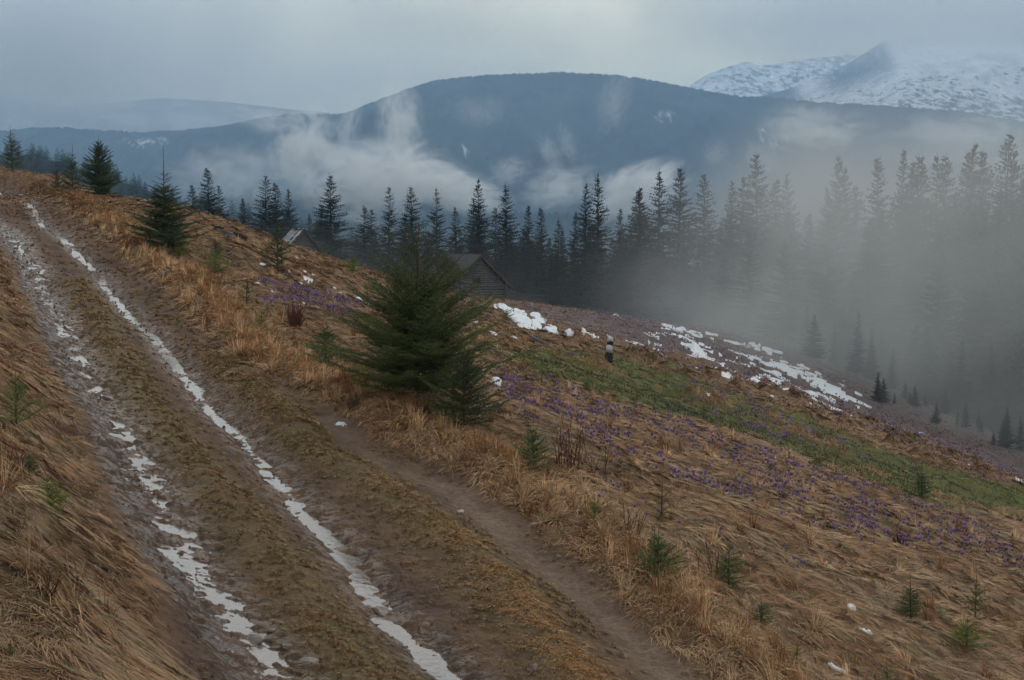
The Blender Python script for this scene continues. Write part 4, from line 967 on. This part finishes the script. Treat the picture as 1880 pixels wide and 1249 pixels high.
def grass_cover():
    parts = []
    def take(xy, *a, **k): parts.append(grass_blades('', '', xy, *a, **k))
    # ---- meadow + banks
    xy = scatter(60000, 8.5, 80, 1, pw=1.45); x, y = xy.T; r = np.hypot(x, y)
    f = fields(x, y); out = f['road'] < .45
    gs = poly_sd(x, y, GREEN); keep = out & (np.random.default_rng(2).random(len(x)) < np.where(gs > .0, .06, 1)) & (f['dF'] > .22) & (snow_mask(x, y) < -.05)
    xy = xy[keep]; x, y = xy.T; r = r[keep]; gs = gs[keep]; eL = f['eL'][keep]; eR = f['eR'][keep]; g = np.random.default_rng(4)
    n = len(x); sw = fbm(x, y, .55, 3, 61); lean = R(-62) + 1.9 * sw + .9 * fbm(x, y, 1.9, 3, 63)      # combed down-slope
    verge = np.exp(-((eR - .9) / .9) ** 2) * (eR > -.3); bank = (eL < 0)
    ln = .22 + .12 * g.random(n) + .10 * verge + .04 * bank; ln *= (r / 26).clip(.9, 1.9) ** .55; ln = np.where(gs > 0, ln * .5, ln)
    up = .42 + .25 * verge + .15 * g.random(n); la = .95 - .45 * verge
    wd = .0030 * (r / 16).clip(.9, 5.)
    t = sstep(-.45, .5, fbm(x, y, .8, 4, 41) + .25 * g.normal(size=n))[:, None]; t2 = sstep(.15, .6, fbm(x, y, 1.9, 3, 45))[:, None]
    c = np.array((.225, .118, .052)) * (1 - t) + np.array((.33, .20, .105)) * t; c = c * (1 - .5 * t2) + np.array((.40, .29, .175)) * .5 * t2 * (1 + 0 * c)
    t3 = sstep(.1, .5, fbm(x, y, .45, 4, 47) + .15 * g.normal(size=n))[:, None] * .6; c = c * (1 - t3) + np.array((.20, .155, .10)) * t3; gg = (g.random(n) < .05)[:, None]; c = np.where(gg, np.array((.12, .13, .05)), c)
    dk = (g.random(n) < .16)[:, None]; c = np.where(dk, np.array((.085, .05, .03)), c)
    hv = verge[:, None] * .5 * (g.random(n) < .8)[:, None]; c = c * (1 - hv) + np.array((.58, .36, .19)) * hv; c = c * 1.1
    far = sstep(60, 78, r)[:, None]; c = c * (1 - .35 * far)
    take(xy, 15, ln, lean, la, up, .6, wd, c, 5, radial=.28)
    # ---- fountain tufts on the verge and hummocks
    xy = scatter(9000, 11, 60, 11, pw=1.3); x, y = xy.T; f = fields(x, y); g = np.random.default_rng(12); r = np.hypot(x, y)
    pr = np.exp(-((f['eR'] - .75) / .8) ** 2) * (f['eR'] > -.1) + .06 * (f['eR'] > .5) + .10 * (f['eL'] < -.5)
    keep = (g.random(len(x)) < pr * .75) & (f['dF'] > .3) & (poly_sd(x, y, GREEN) < 0); xy = xy[keep]; x, y = xy.T; r = r[keep]; n = len(x)
    ln = g.uniform(.28, .50, n); c = np.array((.60, .40, .23)) * g.uniform(.5, 1.15, n)[:, None]; c = np.where((g.random(n) < .3)[:, None], np.array((.24, .12, .055)), c)
    take(xy, 60, ln, R(-70) + g.normal(size=n) * .7, .35 + 0 * ln, .85 + 0 * ln, .4, .0026 * (r / 16).clip(.9, 4), c, 13, radial=.6, r0=.05, droop=1.1)
    # ---- short turf on the middle strip, berm and road
    xy = scatter(72000, 11, 62, 21, pw=1.7, amax=21); x, y = xy.T; f = fields(x, y); g = np.random.default_rng(22); r = np.hypot(x, y); nn = fbm(x, y, 1.6, 4, 64)
    pr = (.85 * np.exp(-(f['dM'] / .42) ** 2) + 1.0 * np.exp(-(f['dB'] / .50) ** 2) + .35 * np.exp(-((f['eR'] + .5) / .5) ** 2) + .10) * sstep(-.5, .35, nn + .15) * sstep(.16, .5, f['dR']) * (.25 + .75 * sstep(.2, .8, f['dL'])) * sstep(.15, .4, f['dF'])
    keep = (g.random(len(x)) < pr) & (f['road'] > .3); xy = xy[keep]; x, y = xy.T; r = r[keep]; f2 = {k: v[keep] for k, v in f.items()}; n = len(x)
    bm_ = np.exp(-(f2['dB'] / .5) ** 2); ln = g.uniform(.06, .13, n) + .12 * bm_ * g.random(n); ln *= (r / 22).clip(.9, 1.6)
    og = np.array((.42, .23, .10)); ol = np.array((.25, .18, .075)); br = np.array((.32, .195, .10))
    m1 = (bm_ * sstep(23, 15, r))[:, None]; mm = sstep(-.3, .5, fbm(x, y, 1.1, 3, 65))[:, None]; c = (ol * (1 - mm) + br * mm) * (1 - m1) + og * m1
    take(xy, 16, ln, R(-70) + 1.2 * fbm(x, y, 1.2, 2, 66), .7 + 0 * ln, .75 + 0 * ln, .8, .0026 * (r / 16).clip(.9, 4), c, 23, radial=.4, r0=.12)
    # ---- green turf in the hollow
    xy = scatter(42000, 36, 80, 31, pw=1.2, amax=22.5); x, y = xy.T; g = np.random.default_rng(32); gs = poly_sd(x, y, GREEN); keep = (gs + 1.5 * fbm(x, y, .5, 3, 67) > -.6) & (snow_mask(x, y) < 0); xy = xy[keep]; x, y = xy.T; n = len(x); r = np.hypot(x, y)
    hu = np.maximum(0, fbm(x, y, .8, 2, 55) - .12) * sstep(-.3, .3, fbm(x, y, .09, 2, 8) + .1); yl = sstep(.32, .46, hu)[:, None]
    mm = sstep(-.4, .4, fbm(x, y, .35, 3, 68))[:, None]; c = (np.array((.082, .082, .032)) * (1 - mm) + np.array((.15, .14, .052)) * mm) * (1 - yl) + np.array((.34, .205, .095)) * yl
    dk = (fbm(x, y, .5, 3, 69) > .35)[:, None]; c = np.where(dk & (yl < .3), np.array((.04, .05, .028)), c)
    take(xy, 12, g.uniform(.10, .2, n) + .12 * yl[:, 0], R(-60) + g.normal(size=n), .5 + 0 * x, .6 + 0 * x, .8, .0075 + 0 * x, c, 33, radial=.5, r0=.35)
    # ---- far meadow 70..140
    xy = scatter(26000, 62, 140, 41, pw=1.0, amax=22.5); x, y = xy.T; g = np.random.default_rng(42); r = np.hypot(x, y); keep = (snow_mask(x, y) < -.03) & ((poly_sd(x, y, GREEN) < .2) | (g.random(len(x)) < .06)); xy = xy[keep]; x, y = xy.T; r = r[keep]; n = len(x)
    pf = (sstep(80, 92, r) * sstep(-6, 6, x))[:, None]; mm = sstep(-.4, .5, fbm(x, y, .2, 4, 70))[:, None]
    c = (np.array((.20, .115, .06)) * (1 - mm) + np.array((.27, .165, .09)) * mm) * (1 - pf) + np.array((.17, .115, .10)) * pf
    take(xy, 9, g.uniform(.2, .4, n), R(-60) + g.normal(size=n), .8 + 0 * x, .45 + 0 * x, .8, .017 + 0 * x, c, 43, radial=.5, r0=.5)
    ov = 0; V = []; F3 = []; F4 = []; C = []
    for v, a3, a4, c in parts:
        V.append(v); F3.append(a3 + ov); F4.append(a4 + ov); C.append(c); ov += len(v)
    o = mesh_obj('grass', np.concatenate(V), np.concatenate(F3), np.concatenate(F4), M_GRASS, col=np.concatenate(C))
    tag(o, 'dry brown grass matted over the hillside, green in the hollow', 'grass', kind='stuff')
    print('grass verts', ov)
grass_cover()

# ------------------------------------------------------------------ crocuses
def crocus_geo(g, h=.10, open_=.35):
    """six petals on a pale tube, two narrow leaves"""
    V = []; F = []; C = []
    pet = np.array((.205, .13, .255)) * g.uniform(.8, 1.35); st = np.array((.36, .30, .42)); lf = np.array((.05, .10, .03))
    def quad(ps, c): b = len(V); V.extend(ps); F.append((b, b + 1, b + 2, b + 3)); C.extend([c] * 4)
    zt = h * .5
    for k in range(3):
        a = k * 2 * PI / 3; r = .0035; a2 = a + 2 * PI / 3
        quad([(r * math.cos(a), r * math.sin(a), -.02), (r * math.cos(a2), r * math.sin(a2), -.02), (r * math.cos(a2), r * math.sin(a2), zt), (r * math.cos(a), r * math.sin(a), zt)], st)
    for k in range(6):
        a = k * PI / 3 + g.uniform(-.1, .1); o = open_ * g.uniform(.7, 1.3) * (1 if k % 2 else .8); ca, sa = math.cos(a), math.sin(a); wx, wy = -sa, ca
        p0 = np.array((0, 0, zt)); p1 = np.array((ca * o * .018 + ca * .006, sa * o * .018 + sa * .006, zt + h * .22)); p2 = np.array((ca * (.008 + o * .05), sa * (.008 + o * .05), zt + h * .5))
        w1 = np.array((wx, wy, 0)) * .013; w0 = np.array((wx, wy, 0)) * .003; w2 = np.array((wx, wy, 0)) * .006
        quad([p0 - w0, p0 + w0, p1 + w1, p1 - w1], pet * .9); quad([p1 - w1, p1 + w1, p2 + w2, p2 - w2], pet)
    for k in range(2):
        a = g.uniform(0, 6.28); e = np.array((math.cos(a) * .04, math.sin(a) * .04, h * .45)); w = np.array((-math.sin(a), math.cos(a), 0)) * .002; quad([-w, w, e + w * .4, e - w * .4], lf)
    return np.array(V), np.array(F), np.array(C)
def crocuses():
    g = np.random.default_rng(99); xy = scatter(110000, 14, 125, 98, pw=1.15, amax=21); x, y = xy.T; dens = np.zeros(len(x))
    for k, P in enumerate(PURP):
        sd = poly_sd(x, y, P); wgt = (1.0, .75, .62, .28, .5, .10)[k]; dens = np.maximum(dens, sstep(-.6, 1.0, sd + .7 * fbm(x, y, .6, 3, 80)) * wgt)
    clump = sstep(-.05, .45, fbm(x, y, 1.3, 4, 81, .7) + .08) ** 1.6
    keep = (g.random(len(x)) < dens * (.06 + .94 * clump) * np.where(poly_sd(x, y, PURP[0]) > -.5, 3.5, 1)) & (snow_mask(x, y) < -.05); xy = xy[keep]; x, y = xy.T
    z = HF(x, y); px, py = project(np.stack([x, y, z], -1)); inf = (px > 2) & (px < 1878) & (py < 1246); xy = xy[inf]; z = z[inf]; x, y = xy.T
    order = np.argsort(np.hypot(x, y)); x, y, z = x[order], y[order], z[order]; print('crocuses', len(x))
    protos = [crocus_geo(g, open_=o) for o in (.25, .45, .7, .35)]
    mes = []
    for v, f, c in protos:
        o = mesh_obj('crocus', v, F4=f, mat=M_CROCUS, col=c); mes.append(o.data); bpy.data.objects.remove(o)
    for i in range(min(300, len(x))):
        o = bpy.data.objects.new('crocus', mes[i % 4]); sc.collection.objects.link(o); o.location = (x[i], y[i], z[i] + .035); s = g.uniform(1.0, 1.5); o.scale = (s, s, s); o.rotation_euler = (g.uniform(-.25, .25), g.uniform(-.25, .25), g.uniform(0, 6.28))
        tag(o, 'single purple crocus in the dry grass of the nearer meadow', 'crocus', 'crocuses in the nearer meadow')
    V = []; F = []; C = []; ov = 0
    sel = np.arange(300, len(x)); k4 = sel % 4
    for k in range(4):
        s = sel[k4 == k]; v, f, c = protos[k]; n = len(s); a = g.uniform(0, 6.28, n); sc_ = g.uniform(.95, 1.5, n) * (np.hypot(x[s], y[s]) / 35).clip(1, 2.2) ** .7
        ca, sa = np.cos(a), np.sin(a); P = np.stack([(v[None, :, 0] * ca[:, None] - v[None, :, 1] * sa[:, None]) * sc_[:, None] + x[s, None], (v[None, :, 0] * sa[:, None] + v[None, :, 1] * ca[:, None]) * sc_[:, None] + y[s, None], v[None, :, 2] * sc_[:, None] + z[s, None] + .05], -1)
        cc = c[None] * g.uniform(.65, 1.35, n)[:, None, None]; wh = g.random(n) < .03
        V.append(P.reshape(-1, 3)); F.append((f[None] + (np.arange(n) * len(v))[:, None, None]).reshape(-1, 4) + ov); C.append(cc.reshape(-1, 3)); ov += n * len(v)
    tag(mesh_obj('crocus_carpet', np.concatenate(V), F4=np.concatenate(F), mat=M_CROCUS, col=np.concatenate(C)), 'drifts of countless purple crocuses across the far meadow', 'crocuses', kind='stuff')
crocuses()

# ------------------------------------------------------------------ haze, fog and cloud
def vol_box(name, label, lo, hi, density, color, aniso=0., nodes=None, step=1.0):
    m = bpy.data.materials.new(name); m.use_nodes = True; nt = m.node_tree; nt.nodes.clear()
    out = nt.nodes.new('ShaderNodeOutputMaterial'); v = nt.nodes.new('ShaderNodeVolumePrincipled'); nt.links.new(v.outputs[0], out.inputs['Volume'])
    v.inputs['Color'].default_value = (*color, 1); v.inputs['Density'].default_value = density; v.inputs['Anisotropy'].default_value = aniso
    v.inputs['Density Attribute'].default_value = ''
    if nodes: nt.links.new(nodes(nt), v.inputs['Density'])
    m.cycles.volume_step_rate = step
    b = MB(); lo = np.array(lo, float); hi = np.array(hi, float); h = (hi - lo) / 2; b.box((0, 0, 0), (h[0], 0, 0), (0, h[1], 0), (0, 0, h[2]))
    o = b.build(name, m); o.location = tuple((lo + hi) / 2); tag(o, label, name, kind='stuff'); return o
vol_box('haze', 'thin blue haze filling the valley air', (-9000, -700, -600), (9000, 9800, 1010), .000185, (.355, .55, .78))
def vmath(nt, op, a, b=None):
    m = nt.nodes.new('ShaderNodeVectorMath'); m.operation = op; nt.links.new(a, m.inputs[0])
    if b is not None: m.inputs[1].default_value = b
    return m
def fog_nodes(nt):
    tc = nt.nodes.new('ShaderNodeTexCoord'); P = tc.outputs['Object']
    g = nt.nodes.new('ShaderNodeNewGeometry'); sp = nt.nodes.new('ShaderNodeSeparateXYZ'); nt.links.new(g.outputs['Position'], sp.inputs[0])
    X, Y, Z = sp.outputs
    n = nt.nodes.new('ShaderNodeTexNoise'); n.inputs['Scale'].default_value = .045; n.inputs['Detail'].default_value = 4; n.inputs['Roughness'].default_value = .6; n.inputs['Distortion'].default_value = .7
    mp = nt.nodes.new('ShaderNodeMapping'); mp.inputs['Scale'].default_value = (1, .6, 1.0); nt.links.new(g.outputs['Position'], mp.inputs[0]); nt.links.new(mp.outputs[0], n.inputs['Vector'])
    no = rmp(nt, n.outputs['Fac'], .45, .62, .0, 1.0)
    u = mth(nt, 'DIVIDE', X, Y)                                       # bearing: fog thickens towards the gully on the right
    right = rmp(nt, u, .045, .19, 0, 1); leftf = rmp(nt, u, -.22, -.05, 1, 0)
    top = mth(nt, 'MULTIPLY_ADD', right, 13.0)
    tz = mth(nt, 'ADD', mth(nt, 'MULTIPLY', right, 11.0), -5.0)
    hgt = mth(nt, 'SUBTRACT', tz, Z); hz = rmp(nt, hgt, -6, 12, 0, 1)
    a = mth(nt, 'MULTIPLY', mth(nt, 'MULTIPLY', no, right), .050)
    b = mth(nt, 'ADD', a, mth(nt, 'MULTIPLY', right, .007)); b = mth(nt, 'ADD', b, .0028); b = mth(nt, 'ADD', b, mth(nt, 'MULTIPLY', leftf, .0035))
    b = mth(nt, 'MULTIPLY', b, hz); b = mth(nt, 'MULTIPLY', b, rmp(nt, Z, -25, -8, .10, 1)); return b
vol_box('fog', 'grey fog drifting through the forest and over the right edge of the meadow', (-75, 97, -60), (110, 235, 22), .02, (.60, .625, .635), nodes=fog_nodes, step=.2)

# cloud wisps rising in the valley: (px, py, half width px, half height px, distance, strength)
def wisp_nodes(seed, dens, hw, hh, hd, tilt, ns=1.9):
    def f(nt):
        tc = nt.nodes.new('ShaderNodeTexCoord'); P = tc.outputs['Object']
        mp = nt.nodes.new('ShaderNodeMapping'); mp.inputs['Scale'].default_value = (1 / hw, 1 / hd, 1 / hh); nt.links.new(P, mp.inputs[0])
        n = nt.nodes.new('ShaderNodeTexNoise'); n.inputs['Scale'].default_value = ns; n.inputs['Detail'].default_value = 6; n.inputs['Roughness'].default_value = .62; n.inputs['Distortion'].default_value = 1.4
        m2 = nt.nodes.new('ShaderNodeMapping'); m2.inputs['Location'].default_value = (seed * 3.7, seed * 1.3, seed * 2.1); nt.links.new(mp.outputs[0], m2.inputs[0]); nt.links.new(m2.outputs[0], n.inputs['Vector'])
        ln = nt.nodes.new('ShaderNodeVectorMath'); ln.operation = 'LENGTH'; nt.links.new(mp.outputs[0], ln.inputs[0])
        e = mth(nt, 'SUBTRACT', 1.0, ln.outputs['Value'])
        v = mth(nt, 'ADD', e, mth(nt, 'MULTIPLY', mth(nt, 'SUBTRACT', n.outputs['Fac'], .5), 4.2))
        v = rmp(nt, v, .15, 1.3, 0, dens * 1.3)
        ed = rmp(nt, e, 0, .4, 0, 1); return mth(nt, 'MULTIPLY', v, ed)
    return f
WISPS = [(700,335,130,70,2300,1.6,0,'broad white cloud bank rising behind the forest, left of centre'),(735,225,40,85,2500,.6,-.15,'tall thin cloud plume standing above the broad bank'),
 (560,275,60,75,2500,.8,.5,'slanting wispy cloud left of the broad bank'),(830,350,90,38,2300,1.5,.2,'low cloud tail spreading right of the broad bank'),
 (1170,350,85,45,2400,1.5,-.4,'soft cloud patch behind the trees right of centre'),(1128,185,30,60,3000,.14,.3,'thin torn cloud scrap near the round hilltop'),
 (1312,282,24,26,2800,.13,.6,'tiny slanting cloud scrap over the right slope'),(1500,235,90,42,3000,.7,0,'pale wide cloud veil below the saddle'),
 (935,315,42,26,2700,.22,-.3,'small cloud scrap low on the hill in the middle'),(1010,280,20,36,2800,.16,-.4,'thin vertical cloud scrap on the middle slope'),
 (880,205,50,30,3000,.12,0,'faint cloud smear high on the left shoulder of the round hill'),(430,330,120,60,2300,.28,0,'faint mist over the left lower slope'),(1030,345,70,40,2600,.45,-.2,'thin mist rising behind the treetops in the middle'),(640,230,22,60,2900,.3,.25,'thin upright wisp on the slope left of the tall plume'),(1040,262,16,40,2900,.14,-.3,'narrow upright wisp at the middle of the hill'),(500,225,60,22,3000,.3,.1,'faint flat wisp along the crest left of the round hill'),(1400,290,40,26,2800,.2,.4,'faint wisp above the treetops under the saddle'),(1800,270,170,60,2600,.5,0,'grey mist behind the right treetops')]
for i, (px, py, w, h, D, s, tl, lab) in enumerate(WISPS):
    c = ray(px, py) * D; hw = w * D / FPX * 1.35; hh = h * D / FPX * 1.35; hd = max(hw, hh) * .8
    o = vol_box('cloud', lab, c - (hw, hd, hh), c + (hw, hd, hh), .01, (.97, .97, .96), nodes=wisp_nodes(i + 1, s * 2.4 / hd, hw, hh, hd, tl, 1.9 if w > 55 else 2.9), step=.5)
    o.rotation_euler = (0, tl, 0); o['category'] = 'cloud'
    o['kind'] = 'stuff'
# the cloud deck swallowing the snowy summits
def deck_nodes(nt):
    g = nt.nodes.new('ShaderNodeNewGeometry'); sp = nt.nodes.new('ShaderNodeSeparateXYZ'); nt.links.new(g.outputs['Position'], sp.inputs[0])
    n = nt.nodes.new('ShaderNodeTexNoise'); n.inputs['Scale'].default_value = .0011; n.inputs['Detail'].default_value = 4; n.inputs['Roughness'].default_value = .55
    nt.links.new(g.outputs['Position'], n.inputs['Vector'])
    z = mth(nt, 'ADD', sp.outputs[2], mth(nt, 'MULTIPLY', mth(nt, 'SUBTRACT', n.outputs['Fac'], .5), 260.))
    return mth(nt, 'MULTIPLY', rmp(nt, z, 730., 930., 0, .0027), rmp(nt, sp.outputs[0], 500, 1300, 0, 1))
vol_box('cloud_deck', 'low grey cloud hiding the snowy mountain tops', (400, 5500, 560), (4200, 6800, 1000), .001, (.96, .96, .94), nodes=deck_nodes, step=.8)

def veil_nodes(nt):
    g = nt.nodes.new('ShaderNodeNewGeometry'); n = nt.nodes.new('ShaderNodeTexNoise'); n.inputs['Scale'].default_value = .0009; n.inputs['Detail'].default_value = 4
    nt.links.new(g.outputs['Position'], n.inputs['Vector']); sp = nt.nodes.new('ShaderNodeSeparateXYZ'); nt.links.new(g.outputs['Position'], sp.inputs[0])
    return mth(nt, 'MULTIPLY', mth(nt, 'MULTIPLY', rmp(nt, n.outputs['Fac'], .3, .7, .4, 1.2), rmp(nt, sp.outputs[0], -1900, 200, 1, 0)), rmp(nt, sp.outputs[2], 250, 700, .0013, .0026))
vol_box('cloud_veil', 'blue grey cloud veil over the snowy mountainside on the left', (-4200, 5500, 100), (300, 6500, 980), .001, (.93, .94, .93), nodes=veil_nodes, step=.8)
